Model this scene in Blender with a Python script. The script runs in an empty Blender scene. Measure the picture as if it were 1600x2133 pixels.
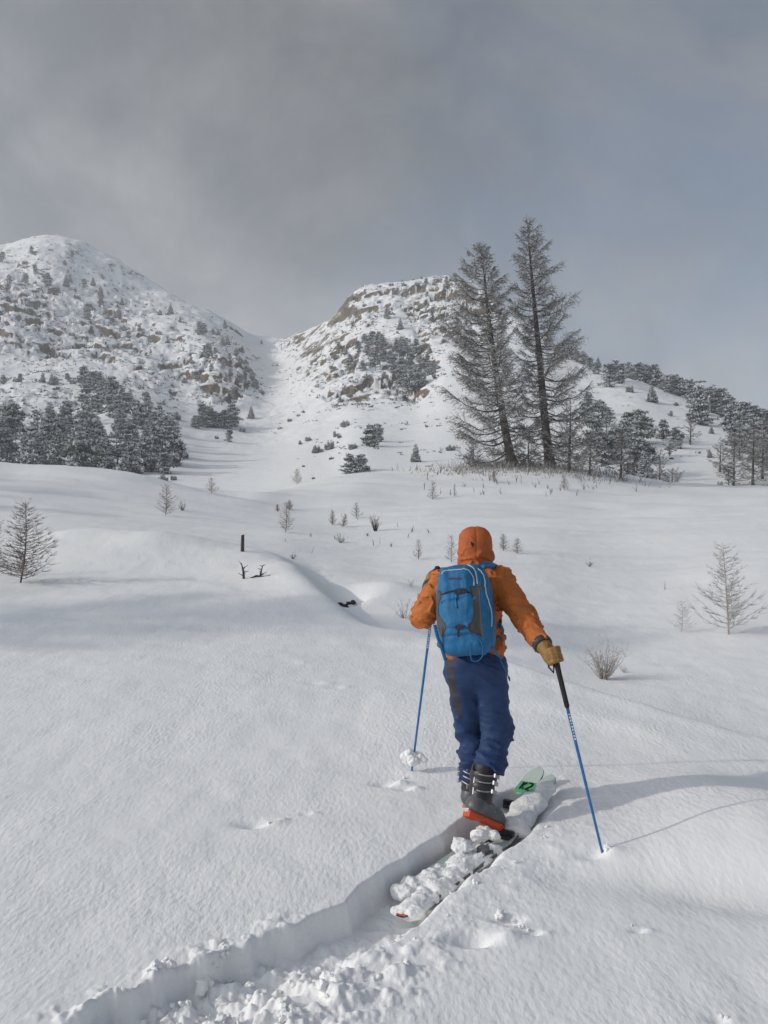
import bpy, math, random
import numpy as np
from mathutils import Vector, Matrix

# ------------------------------------------------------------------ camera, sky, sun, exposure
SC = bpy.context.scene
COL = SC.collection
F, CX, CY = 1847.0, 800.0, 1066.5          # focal length / centre of the level camera, in 1600 x 2133 units

cam = bpy.data.cameras.new('camera')
cam.sensor_fit = 'VERTICAL'
cam.sensor_height = 24.0
cam.lens = 24.0 * F / 2133.0
cam.clip_start = 0.05
cam.clip_end = 6000
camo = bpy.data.objects.new('camera', cam)
camo.location = (0, 0, 0)
camo.rotation_euler = (math.radians(90), 0, 0)
COL.objects.link(camo)
SC.camera = camo

SUN_EL = math.radians(25)
SUN_AZ = math.atan2(-0.98, -0.19)          # sun stands to the left, a little behind the camera
SUN_DIR = Vector((math.sin(SUN_AZ) * math.cos(SUN_EL), math.cos(SUN_AZ) * math.cos(SUN_EL), math.sin(SUN_EL)))
sun = bpy.data.lights.new('sun', 'SUN')
sun.energy = 1.9
sun.angle = math.radians(1.0)
sun.color = (1.0, 0.93, 0.83)
suno = bpy.data.objects.new('sun', sun)
suno.rotation_euler = (-SUN_DIR).to_track_quat('-Z', 'Y').to_euler()
COL.objects.link(suno)

W = bpy.data.worlds.new('World')
SC.world = W
W.use_nodes = True
nt = W.node_tree
nt.nodes.clear()
def N(nt, t, **kw):
    n = nt.nodes.new(t)
    for k, v in kw.items():
        if k.startswith('i_'):
            n.inputs[int(k[2:])].default_value = v
        else:
            setattr(n, k, v)
    return n
out = N(nt, 'ShaderNodeOutputWorld')
bg = N(nt, 'ShaderNodeBackground')
bg.inputs[1].default_value = 0.1
sky = N(nt, 'ShaderNodeTexSky', sky_type='NISHITA', sun_disc=False, sun_elevation=SUN_EL, sun_rotation=SUN_AZ)
sky.altitude = 2000
sky.dust_density = 1.5
tc = N(nt, 'ShaderNodeTexCoord')
mp = N(nt, 'ShaderNodeMapping')
mp.inputs['Scale'].default_value = (1.0, 1.0, 1.5)
mp.inputs['Location'].default_value = (11.85, 6.4, 7.28)
nt.links.new(tc.outputs['Generated'], mp.inputs[0])
n1 = N(nt, 'ShaderNodeTexNoise')
n1.inputs['Scale'].default_value = 2.1
n1.inputs['Detail'].default_value = 7
n1.inputs['Roughness'].default_value = 0.6
n1.inputs['Distortion'].default_value = 0.5
nt.links.new(mp.outputs[0], n1.inputs['Vector'])
n2 = N(nt, 'ShaderNodeTexNoise')
n2.inputs['Scale'].default_value = 4.2
n2.inputs['Distortion'].default_value = 0.25
n2.inputs['Detail'].default_value = 6
n2.inputs['Roughness'].default_value = 0.58
mp2 = N(nt, 'ShaderNodeMapping')
mp2.inputs['Location'].default_value = (6.25, 7.38, 11.91)
nt.links.new(tc.outputs['Generated'], mp2.inputs[0])
nt.links.new(mp2.outputs[0], n2.inputs['Vector'])
# the cloud deck thins out towards the upper right of the view (blue shows through there)
sep = N(nt, 'ShaderNodeSeparateXYZ')
nt.links.new(tc.outputs['Generated'], sep.inputs[0])
def M(op, a, b=None, c=None, clamp=False):
    n = N(nt, 'ShaderNodeMath', operation=op, use_clamp=clamp)
    for i, v in enumerate((a, b, c)):
        if v is None: continue
        if hasattr(v, 'is_linked') or hasattr(v, 'links'): nt.links.new(v, n.inputs[i])
        else: n.inputs[i].default_value = v
    return n.outputs[0]
thin = M('ADD', M('MULTIPLY', sep.outputs[0], 0.33), M('MULTIPLY', sep.outputs[2], 0.30))
cov = M('SUBTRACT', n1.outputs['Fac'], thin)
rc = N(nt, 'ShaderNodeMapRange', interpolation_type='SMOOTHSTEP')
rc.inputs['From Min'].default_value = 0.12
rc.inputs['From Max'].default_value = 0.44
nt.links.new(cov, rc.inputs['Value'])
cr = N(nt, 'ShaderNodeValToRGB')
cr.color_ramp.elements[0].position = 0.38
cr.color_ramp.elements[0].color = (3.3, 3.58, 3.98, 1)
cr.color_ramp.elements[1].position = 0.62
cr.color_ramp.elements[1].color = (6.0, 6.25, 6.55, 1)
nt.links.new(n2.outputs['Fac'], cr.inputs[0])
mx = N(nt, 'ShaderNodeMix', data_type='RGBA')
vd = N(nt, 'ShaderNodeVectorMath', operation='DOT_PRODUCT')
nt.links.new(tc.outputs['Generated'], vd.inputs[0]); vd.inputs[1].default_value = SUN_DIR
fill_glow = M('POWER', M('MULTIPLY_ADD', vd.outputs['Value'], 0.5, 0.5), 7.0)  # added glow in the unseen sky around the sun, fills the shadows
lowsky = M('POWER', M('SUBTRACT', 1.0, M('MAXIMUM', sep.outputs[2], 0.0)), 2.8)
bright = M('MULTIPLY_ADD', fill_glow, 3.4, M('MULTIPLY_ADD', lowsky, 0.76, 0.31))
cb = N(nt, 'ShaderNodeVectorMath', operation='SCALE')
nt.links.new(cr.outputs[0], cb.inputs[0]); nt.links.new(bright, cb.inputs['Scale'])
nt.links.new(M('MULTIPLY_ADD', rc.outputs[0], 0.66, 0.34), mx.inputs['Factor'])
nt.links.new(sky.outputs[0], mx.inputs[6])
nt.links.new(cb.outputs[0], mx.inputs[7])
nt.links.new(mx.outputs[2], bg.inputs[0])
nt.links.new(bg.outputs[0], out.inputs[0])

SC.view_settings.view_transform = 'Standard'
SC.view_settings.look = 'None'
SC.view_settings.gamma = 1.0
SC.view_settings.use_curve_mapping = False
SC.view_settings.exposure = -0.17
SC.cycles.max_bounces = 6
SC.cycles.volume_bounces = 1

# ------------------------------------------------------------------ helpers
RNG = np.random.RandomState(7)
random.seed(7)

def Pt(px, py, d):
    return np.array([(px - CX) / F * d, d, -(py - CY) / F * d])

_perm = np.random.RandomState(11).permutation(256)
_perm = np.concatenate([_perm, _perm, _perm])
_g3 = np.random.RandomState(12).normal(size=(256, 3))
_g3 /= np.linalg.norm(_g3, axis=1)[:, None]

def perlin(p):
    """gradient noise, p (n,2) or (n,3), about -0.7..0.7"""
    p = np.asarray(p, float)
    dim = p.shape[1]
    i = np.floor(p).astype(int)
    f = p - i
    u = f * f * f * (f * (f * 6 - 15) + 10)
    i &= 255
    res = 0
    for c in range(2 ** dim):
        o = [(c >> k) & 1 for k in range(dim)]
        h = _perm[(i[:, 0] + o[0]) & 255]
        h = _perm[h + ((i[:, 1] + o[1]) & 255)]
        if dim == 3:
            h = _perm[h + ((i[:, 2] + o[2]) & 255)]
        g = _g3[h & 255][:, :dim]
        dd = f - np.array(o)
        w = np.ones(len(p))
        for k in range(dim):
            w = w * (u[:, k] if o[k] else 1 - u[:, k])
        res = res + w * (g * dd).sum(1)
    return res

def fbm(p, octv=4, gain=0.5, lac=2.03):
    p = np.asarray(p, float)
    a, r, t = 1.0, 0.0, 0.0
    for k in range(octv):
        r = r + a * perlin(p + 17.3 * k)
        a *= gain
        p = p * lac
    return r

def sstep(a, b, x):
    t = np.clip((x - a) / (b - a), 0, 1)
    return t * t * (3 - 2 * t)

def hermite(xs, ys, x, mono=True):
    """xs (n,), ys (n,...) -> values at x (m,); monotone pchip or Catmull-Rom"""
    xs = np.asarray(xs, float); ys = np.asarray(ys, float)
    n = len(xs)
    h = np.diff(xs)
    sh = (n - 1,) + (1,) * (ys.ndim - 1)
    dl = np.diff(ys, axis=0) / h.reshape(sh)
    m = np.zeros_like(ys)
    m[0], m[-1] = dl[0], dl[-1]
    if n > 2:
        h0 = h[:-1].reshape((n - 2,) + (1,) * (ys.ndim - 1)); h1 = h[1:].reshape(h0.shape)
        a, b = dl[:-1], dl[1:]
        if mono:
            w1, w2 = 2 * h1 + h0, h1 + 2 * h0
            with np.errstate(all='ignore'):
                mm = (w1 + w2) / (w1 / a + w2 / b)
            m[1:-1] = np.where(a * b > 0, mm, 0)
        else:
            m[1:-1] = (a * h1 + b * h0) / (h0 + h1)
    x = np.clip(np.asarray(x, float), xs[0], xs[-1])
    k = np.clip(np.searchsorted(xs, x) - 1, 0, n - 2)
    t = (x - xs[k]) / h[k]
    e = (len(x),) + (1,) * (ys.ndim - 1)
    t = t.reshape(e); hk = h[k].reshape(e)
    return ((2*t**3 - 3*t**2 + 1) * ys[k] + (t**3 - 2*t**2 + t) * hk * m[k]
            + (-2*t**3 + 3*t**2) * ys[k+1] + (t**3 - t**2) * hk * m[k+1])

def props(o, label=None, cat=None, group=None, kind=None):
    if label: o['label'] = label
    if cat: o['category'] = cat
    if group: o['group'] = group
    if kind: o['kind'] = kind
    return o

def make_mesh(name, V, faces, mats, matidx=None, smooth=True):
    V = np.asarray(V, np.float32)
    me = bpy.data.meshes.new(name)
    if isinstance(faces, np.ndarray):
        faces = [faces]
    faces = [np.asarray(f, np.int32) for f in faces if len(f)]
    nl = sum(f.size for f in faces); nf = sum(len(f) for f in faces)
    me.vertices.add(len(V)); me.vertices.foreach_set('co', V.ravel())
    me.loops.add(nl); me.polygons.add(nf)
    me.loops.foreach_set('vertex_index', np.concatenate([f.ravel() for f in faces]))
    st, c = [], 0
    for f in faces:
        k = f.shape[1]
        st.append(np.arange(len(f)) * k + c); c += f.size
    me.polygons.foreach_set('loop_start', np.concatenate(st).astype(np.int32))
    me.polygons.foreach_set('use_smooth', np.full(nf, smooth))
    if not isinstance(mats, (list, tuple)): mats = [mats]
    for m in mats: me.materials.append(m)
    if matidx is not None:
        me.polygons.foreach_set('material_index', np.asarray(matidx, np.int32))
    me.update(calc_edges=True)
    me.validate()
    return me

def link(name, me, parent=None, loc=(0, 0, 0), rz=0.0, sc=1.0):
    o = bpy.data.objects.new(name, me)
    COL.objects.link(o)
    o.location = loc
    o.rotation_euler = (0, 0, rz)
    o.scale = (sc, sc, sc) if not isinstance(sc, (tuple, list)) else sc
    if parent is not None: o.parent = parent
    return o

def empty(name, loc=(0, 0, 0)):
    o = bpy.data.objects.new(name, None)
    o.empty_display_size = 0.2
    COL.objects.link(o)
    o.location = loc
    return o

class MB:
    """collects tubes, ribbons and boxes"""
    def __init__(s):
        s.v, s.q, s.t, s.qm, s.tm = [], [], [], [], []
    def tube(s, pts, rad, sides=5, mi=0, cap=True):
        pts = [np.asarray(p, float) for p in pts]
        n = len(pts)
        if not hasattr(rad, '__len__'): rad = [rad] * n
        b = len(s.v)
        up = np.array([0.31, 0.2, 0.93])
        for i, p in enumerate(pts):
            d = pts[min(i + 1, n - 1)] - pts[max(i - 1, 0)]
            d = d / (np.linalg.norm(d) + 1e-9)
            x = np.cross(d, up); ln = np.linalg.norm(x)
            if ln < 0.15:
                x = np.cross(d, np.array([1.0, 0, 0])); ln = np.linalg.norm(x)
            x /= ln; y = np.cross(d, x)
            for k in range(sides):
                a = 2 * math.pi * k / sides
                s.v.append(p + rad[i] * (math.cos(a) * x + math.sin(a) * y))
        for i in range(n - 1):
            for k in range(sides):
                k2 = (k + 1) % sides
                s.q.append((b + i*sides + k, b + i*sides + k2, b + (i+1)*sides + k2, b + (i+1)*sides + k)); s.qm.append(mi)
        if cap:
            for e in (0, n - 1):
                c = len(s.v); s.v.append(pts[e])
                for k in range(sides):
                    s.t.append((c, b + e*sides + k, b + e*sides + (k+1) % sides)); s.tm.append(mi)
    def ribbon(s, a, b, w, nrm, mi=0):
        a = np.asarray(a); b = np.asarray(b)
        x = np.cross(b - a, nrm); x = x / (np.linalg.norm(x) + 1e-9) * w * 0.5
        i = len(s.v)
        s.v += [a - x, a + x, b + x * 0.4, b - x * 0.4]
        s.q.append((i, i+1, i+2, i+3)); s.qm.append(mi)
    def box(s, c, ax, half, mi=0):
        """ax 3x3 rows = axes"""
        c = np.asarray(c); ax = np.asarray(ax)
        b = len(s.v)
        for sx in (-1, 1):
            for sy in (-1, 1):
                for sz in (-1, 1):
                    s.v.append(c + sx*half[0]*ax[0] + sy*half[1]*ax[1] + sz*half[2]*ax[2])
        for f in ((0,1,3,2),(4,6,7,5),(0,4,5,1),(2,3,7,6),(0,2,6,4),(1,5,7,3)):
            s.q.append(tuple(b + i for i in f)); s.qm.append(mi)
    def mesh(s, name, mats, smooth=True, off=None):
        V = np.array(s.v)
        if off is not None: V = V - np.asarray(off)
        return make_mesh(name, V, [np.array(s.q).reshape(-1, 4), np.array(s.t).reshape(-1, 3)], mats, s.qm + s.tm, smooth)

# ---- signed distance modelling with surface nets
def surface_nets(fn, lo, hi, h):
    lo = np.asarray(lo, float); hi = np.asarray(hi, float)
    n = np.ceil((hi - lo) / h).astype(int) + 1
    gx, gy, gz = [lo[k] + h * np.arange(n[k]) for k in range(3)]
    B = 4                                                    # look at blocks first, then only at those near the surface
    nb = -(-n // B)
    cc = [lo[k] + h * (B * np.arange(nb[k]) + (B - 1) / 2) for k in range(3)]
    vc = fn(np.stack(np.meshgrid(*cc, indexing='ij'), -1).reshape(-1, 3)).reshape(nb)
    full = vc.repeat(B, 0).repeat(B, 1).repeat(B, 2)
    act = np.argwhere(np.abs(vc) < B * h * 1.05 + 0.022)
    o3 = np.stack(np.meshgrid(*[np.arange(B)] * 3, indexing='ij'), -1).reshape(-1, 3)
    gi = (act[:, None, :] * B + o3[None]).reshape(-1, 3)
    for c in np.array_split(gi, max(1, len(gi) // 300000)):
        full[c[:, 0], c[:, 1], c[:, 2]] = fn(lo + h * c)
    val = full[:n[0], :n[1], :n[2]]
    ins = val < 0
    cn = n - 1
    acc = np.zeros(tuple(cn) + (3,)); cnt = np.zeros(tuple(cn))
    sl = lambda o: tuple(slice(o[k], o[k] + cn[k]) for k in range(3))
    for ax in range(3):
        oth = [k for k in range(3) if k != ax]
        for c in range(4):
            o = [0, 0, 0]; o[oth[0]] = c & 1; o[oth[1]] = c >> 1
            o2 = list(o); o2[ax] = 1
            a, b = val[sl(o)], val[sl(o2)]
            cr = (a < 0) != (b < 0)
            t = np.where(cr, a / np.where(cr, a - b, 1), 0)
            p = np.zeros(tuple(cn) + (3,))
            for k in range(3): p[..., k] = o[k]
            p[..., ax] = t
            acc += np.where(cr[..., None], p, 0); cnt += cr
    act = cnt > 0
    idx = -np.ones(tuple(cn), int); idx[act] = np.arange(act.sum())
    ii = np.stack(np.nonzero(act), -1)
    V = lo + h * (ii + acc[act] / cnt[act][:, None])
    quads = []
    for ax in range(3):
        oth = [k for k in range(3) if k != ax]
        if ax == 1: oth = oth[::-1]
        s0 = [slice(0, n[k]) for k in range(3)]; s1 = list(s0)
        s0[ax] = slice(0, n[ax] - 1); s1[ax] = slice(1, n[ax])
        a, b = ins[tuple(s0)], ins[tuple(s1)]
        e = np.stack(np.nonzero(a != b), -1)
        ok = (e[:, oth[0]] > 0) & (e[:, oth[1]] > 0) & (e[:, oth[0]] < cn[oth[0]]) & (e[:, oth[1]] < cn[oth[1]])
        e = e[ok]
        fl = a[tuple(e.T)]
        q = []
        for d0, d1 in ((-1, -1), (0, -1), (0, 0), (-1, 0)):
            ee = e.copy(); ee[:, oth[0]] += d0; ee[:, oth[1]] += d1
            q.append(idx[tuple(ee.T)])
        q = np.stack(q, -1)
        q = np.where(fl[:, None], q, q[:, ::-1])
        quads.append(q)
    return V, np.concatenate(quads)

def rcone(p, a, b, r1, r2):
    a = np.asarray(a); b = np.asarray(b)
    ab = b - a
    t = np.clip(((p - a) @ ab) / (ab @ ab), 0, 1)
    return np.linalg.norm(p - a - t[:, None] * ab, axis=1) - (r1 + (r2 - r1) * t)
def ell(p, c, r, R=None):
    q = p - np.asarray(c)
    if R is not None: q = q @ np.asarray(R).T
    r = np.asarray(r)
    k0 = np.linalg.norm(q / r, axis=1); k1 = np.linalg.norm(q / (r * r), axis=1)
    return k0 * (k0 - 1) / (k1 + 1e-9)
def rbox(p, c, half, rd, R=None):
    q = p - np.asarray(c)
    if R is not None: q = q @ np.asarray(R).T
    q = np.abs(q) - (np.asarray(half) - rd)
    return np.linalg.norm(np.maximum(q, 0), axis=1) + np.minimum(q.max(1), 0) - rd
def smin(k, *ds):
    r = ds[0]
    for d in ds[1:]:
        hh = np.maximum(k - np.abs(r - d), 0) / k
        r = np.minimum(r, d) - hh * hh * k * 0.25
    return r

# ------------------------------------------------------------------ materials
def new_mat(name):
    m = bpy.data.materials.new(name)
    m.use_nodes = True
    return m, m.node_tree, m.node_tree.nodes['Principled BSDF']

def mat(name, col, rough=0.7, var=0.15, scale=20.0, bump=0.0, bscale=None, metal=0.0, sheen=0.0, spec=0.5):
    m, t, b = new_mat(name)
    nz = N(t, 'ShaderNodeTexNoise'); nz.inputs['Scale'].default_value = scale; nz.inputs['Detail'].default_value = 4
    co = N(t, 'ShaderNodeTexCoord')
    t.links.new(co.outputs['Object'], nz.inputs['Vector'])
    r = N(t, 'ShaderNodeValToRGB')
    r.color_ramp.elements[0].position = 0.3; r.color_ramp.elements[1].position = 0.7
    r.color_ramp.elements[0].color = [c * (1 - var) for c in col] + [1]
    r.color_ramp.elements[1].color = [min(1, c * (1 + var)) for c in col] + [1]
    t.links.new(nz.outputs['Fac'], r.inputs[0])
    t.links.new(r.outputs[0], b.inputs['Base Color'])
    b.inputs['Roughness'].default_value = rough
    b.inputs['Metallic'].default_value = metal
    b.inputs['Specular IOR Level'].default_value = spec
    if sheen: b.inputs['Sheen Weight'].default_value = sheen
    if bump:
        n2 = N(t, 'ShaderNodeTexNoise'); n2.inputs['Scale'].default_value = bscale or scale * 3; n2.inputs['Detail'].default_value = 5
        t.links.new(co.outputs['Object'], n2.inputs['Vector'])
        bp = N(t, 'ShaderNodeBump'); bp.inputs['Strength'].default_value = 1.0; bp.inputs['Distance'].default_value = bump
        t.links.new(n2.outputs['Fac'], bp.inputs['Height'])
        t.links.new(bp.outputs[0], b.inputs['Normal'])
    return m

SNOW = (0.885, 0.882, 0.878)
def snow_nodes(t, co):
    """ripple + grain bump of wind-pressed powder"""
    mpn = N(t, 'ShaderNodeMapping')
    mpn.inputs['Rotation'].default_value = (0, 0, math.radians(-24))
    mpn.inputs['Scale'].default_value = (1.0, 0.42, 1.0)
    t.links.new(co, mpn.inputs[0])
    a = N(t, 'ShaderNodeTexNoise'); a.inputs['Scale'].default_value = 40; a.inputs['Detail'].default_value = 2.5; a.inputs['Roughness'].default_value = 0.5
    t.links.new(mpn.outputs[0], a.inputs['Vector'])
    g = N(t, 'ShaderNodeTexNoise'); g.inputs['Scale'].default_value = 210; g.inputs['Detail'].default_value = 2
    t.links.new(co, g.inputs['Vector'])
    w = N(t, 'ShaderNodeTexNoise'); w.inputs['Scale'].default_value = 5.0; w.inputs['Detail'].default_value = 3
    t.links.new(mpn.outputs[0], w.inputs['Vector'])
    b1 = N(t, 'ShaderNodeBump'); b1.inputs['Distance'].default_value = 0.0072; b1.inputs['Strength'].default_value = 0.8
    b2 = N(t, 'ShaderNodeBump'); b2.inputs['Distance'].default_value = 0.0011; b2.inputs['Strength'].default_value = 0.7
    b3 = N(t, 'ShaderNodeBump'); b3.inputs['Distance'].default_value = 0.02; b3.inputs['Strength'].default_value = 0.6
    v = N(t, 'ShaderNodeTexNoise'); v.inputs['Scale'].default_value = 0.9; v.inputs['Detail'].default_value = 3
    t.links.new(co, v.inputs['Vector'])
    vr = N(t, 'ShaderNodeMapRange'); vr.inputs['From Min'].default_value = 0.35; vr.inputs['From Max'].default_value = 0.65; vr.inputs['To Min'].default_value = 0.35; vr.inputs['To Max'].default_value = 0.95
    t.links.new(v.outputs['Fac'], vr.inputs['Value']); t.links.new(vr.outputs[0], b1.inputs['Strength'])
    t.links.new(w.outputs['Fac'], b3.inputs['Height'])
    t.links.new(a.outputs['Fac'], b1.inputs['Height'])
    t.links.new(b3.outputs[0], b1.inputs['Normal'])
    t.links.new(g.outputs['Fac'], b2.inputs['Height'])
    t.links.new(b1.outputs[0], b2.inputs['Normal'])
    return b2.outputs[0]

def snow_mat(name, rippled=True):
    m, t, b = new_mat(name)
    co = N(t, 'ShaderNodeTexCoord')
    nz = N(t, 'ShaderNodeTexNoise'); nz.inputs['Scale'].default_value = 3.0; nz.inputs['Detail'].default_value = 5
    t.links.new(co.outputs['Object'], nz.inputs['Vector'])
    r = N(t, 'ShaderNodeValToRGB')
    r.color_ramp.elements[0].color = [c * 0.97 for c in SNOW] + [1]
    r.color_ramp.elements[1].color = [c * 1.02 for c in SNOW] + [1]
    t.links.new(nz.outputs['Fac'], r.inputs[0])
    t.links.new(r.outputs[0], b.inputs['Base Color'])
    b.inputs['Roughness'].default_value = 0.75
    b.inputs['Specular IOR Level'].default_value = 0.25
    if rippled:
        t.links.new(snow_nodes(t, co.outputs['Object']), b.inputs['Normal'])
    else:
        g = N(t, 'ShaderNodeTexNoise'); g.inputs['Scale'].default_value = 90; g.inputs['Detail'].default_value = 4
        t.links.new(co.outputs['Object'], g.inputs['Vector'])
        bp = N(t, 'ShaderNodeBump'); bp.inputs['Distance'].default_value = 0.006
        t.links.new(g.outputs['Fac'], bp.inputs['Height'])
        t.links.new(bp.outputs[0], b.inputs['Normal'])
    return m
M_SNOW = snow_mat('snow')
M_CLUMP = snow_mat('loose_snow', False)
M_CLOD = mat('snow_clod', SNOW, 0.8, 0.02, 2.0, spec=0.25)

def mountain_mat():
    """snow lies where the ground is not too steep, brown limestone shows on the faces"""
    m, t, b = new_mat('mountain_snow_and_rock')
    co = N(t, 'ShaderNodeTexCoord')
    geo = N(t, 'ShaderNodeNewGeometry')
    sp = N(t, 'ShaderNodeSeparateXYZ'); t.links.new(geo.outputs['Normal'], sp.inputs[0])
    nz = N(t, 'ShaderNodeTexNoise'); nz.inputs['Scale'].default_value = 0.35; nz.inputs['Detail'].default_value = 8; nz.inputs['Roughness'].default_value = 0.7
    t.links.new(co.outputs['Object'], nz.inputs['Vector'])
    ad = N(t, 'ShaderNodeMath', operation='MULTIPLY_ADD'); ad.inputs[1].default_value = 0.55; t.links.new(nz.outputs['Fac'], ad.inputs[0])
    t.links.new(sp.outputs[2], ad.inputs[2])
    mr = N(t, 'ShaderNodeMapRange'); mr.inputs['From Min'].default_value = 0.97; mr.inputs['From Max'].default_value = 1.04
    t.links.new(ad.outputs[0], mr.inputs['Value'])
    n2 = N(t, 'ShaderNodeTexNoise'); n2.inputs['Scale'].default_value = 0.22; n2.inputs['Detail'].default_value = 9; n2.inputs['Roughness'].default_value = 0.65
    t.links.new(co.outputs['Object'], n2.inputs['Vector'])
    r = N(t, 'ShaderNodeValToRGB')
    e = r.color_ramp.elements
    e[0].position = 0.3; e[0].color = (0.055, 0.045, 0.035, 1)
    e[1].position = 0.72; e[1].color = (0.27, 0.20, 0.125, 1)
    k = e.new(0.5); k.color = (0.15, 0.115, 0.075, 1)
    t.links.new(n2.outputs['Fac'], r.inputs[0])
    mxx = N(t, 'ShaderNodeMix', data_type='RGBA')
    t.links.new(mr.outputs[0], mxx.inputs['Factor'])
    t.links.new(r.outputs[0], mxx.inputs[6]); mxx.inputs[7].default_value = (*SNOW, 1)
    t.links.new(mxx.outputs[2], b.inputs['Base Color'])
    b.inputs['Roughness'].default_value = 0.85
    b.inputs['Specular IOR Level'].default_value = 0.2
    bp = N(t, 'ShaderNodeBump'); bp.inputs['Distance'].default_value = 0.5; bp.inputs['Strength'].default_value = 0.5
    t.links.new(nz.outputs['Fac'], bp.inputs['Height']); t.links.new(bp.outputs[0], b.inputs['Normal'])
    return m
M_MOUNT = mountain_mat()
M_BARK = mat('larch_bark', (0.075, 0.058, 0.046), 0.9, 0.4, 6, 0.02, 14)
M_TWIG = mat('frosted_twig', (0.17, 0.155, 0.14), 0.9, 0.35, 1.5)
M_TWIGSNOW = mat('twig_rime', (0.55, 0.55, 0.55), 0.9, 0.1, 3)
def vary(m, amt):
    t = m.node_tree; b = t.nodes['Principled BSDF']; l = b.inputs['Base Color'].links[0].from_socket
    oi = N(t, 'ShaderNodeObjectInfo'); mr = N(t, 'ShaderNodeMapRange'); mr.inputs['To Min'].default_value = 1 - amt; mr.inputs['To Max'].default_value = 1 + amt
    t.links.new(oi.outputs['Random'], mr.inputs['Value'])
    sc = N(t, 'ShaderNodeVectorMath', operation='SCALE'); t.links.new(l, sc.inputs[0]); t.links.new(mr.outputs[0], sc.inputs['Scale']); t.links.new(sc.outputs[0], b.inputs['Base Color'])
    return m
M_NEEDLE = mat('pine_needles', (0.088, 0.102, 0.088), 0.85, 0.4, 2.0); vary(M_NEEDLE, 0.6)
M_NSNOW = mat('snow_on_needles', (0.66, 0.68, 0.70), 0.85, 0.08, 2.0)
M_SAPBARK = mat('sapling_bark', (0.085, 0.06, 0.052), 0.9, 0.3, 30)
M_SAPTWIG = mat('sapling_twig', (0.20, 0.155, 0.13), 0.9, 0.3, 25)
M_PALETWIG = mat('pale_dry_twig', (0.42, 0.36, 0.31), 0.9, 0.3, 25)
M_GRASS = mat('dry_grass', (0.21, 0.165, 0.125), 0.9, 0.35, 3)
M_POST = mat('weathered_post_wood', (0.06, 0.052, 0.045), 0.9, 0.4, 30, 0.004, 60)
M_WETSTONE = mat('wet_stone', (0.02, 0.02, 0.022), 0.4, 0.3, 8)
M_DARKWOOD = mat('dark_wood', (0.05, 0.036, 0.03), 0.9, 0.4, 30)

# ------------------------------------------------------------------ the snow field (near ground)
def prof(*pts):
    return pts      # (pixel row, distance) pairs
NEAR = [(2842.0, 1.0), (2128, 3.2), (1868, 4.3), (1704, 5.3)]
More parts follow.
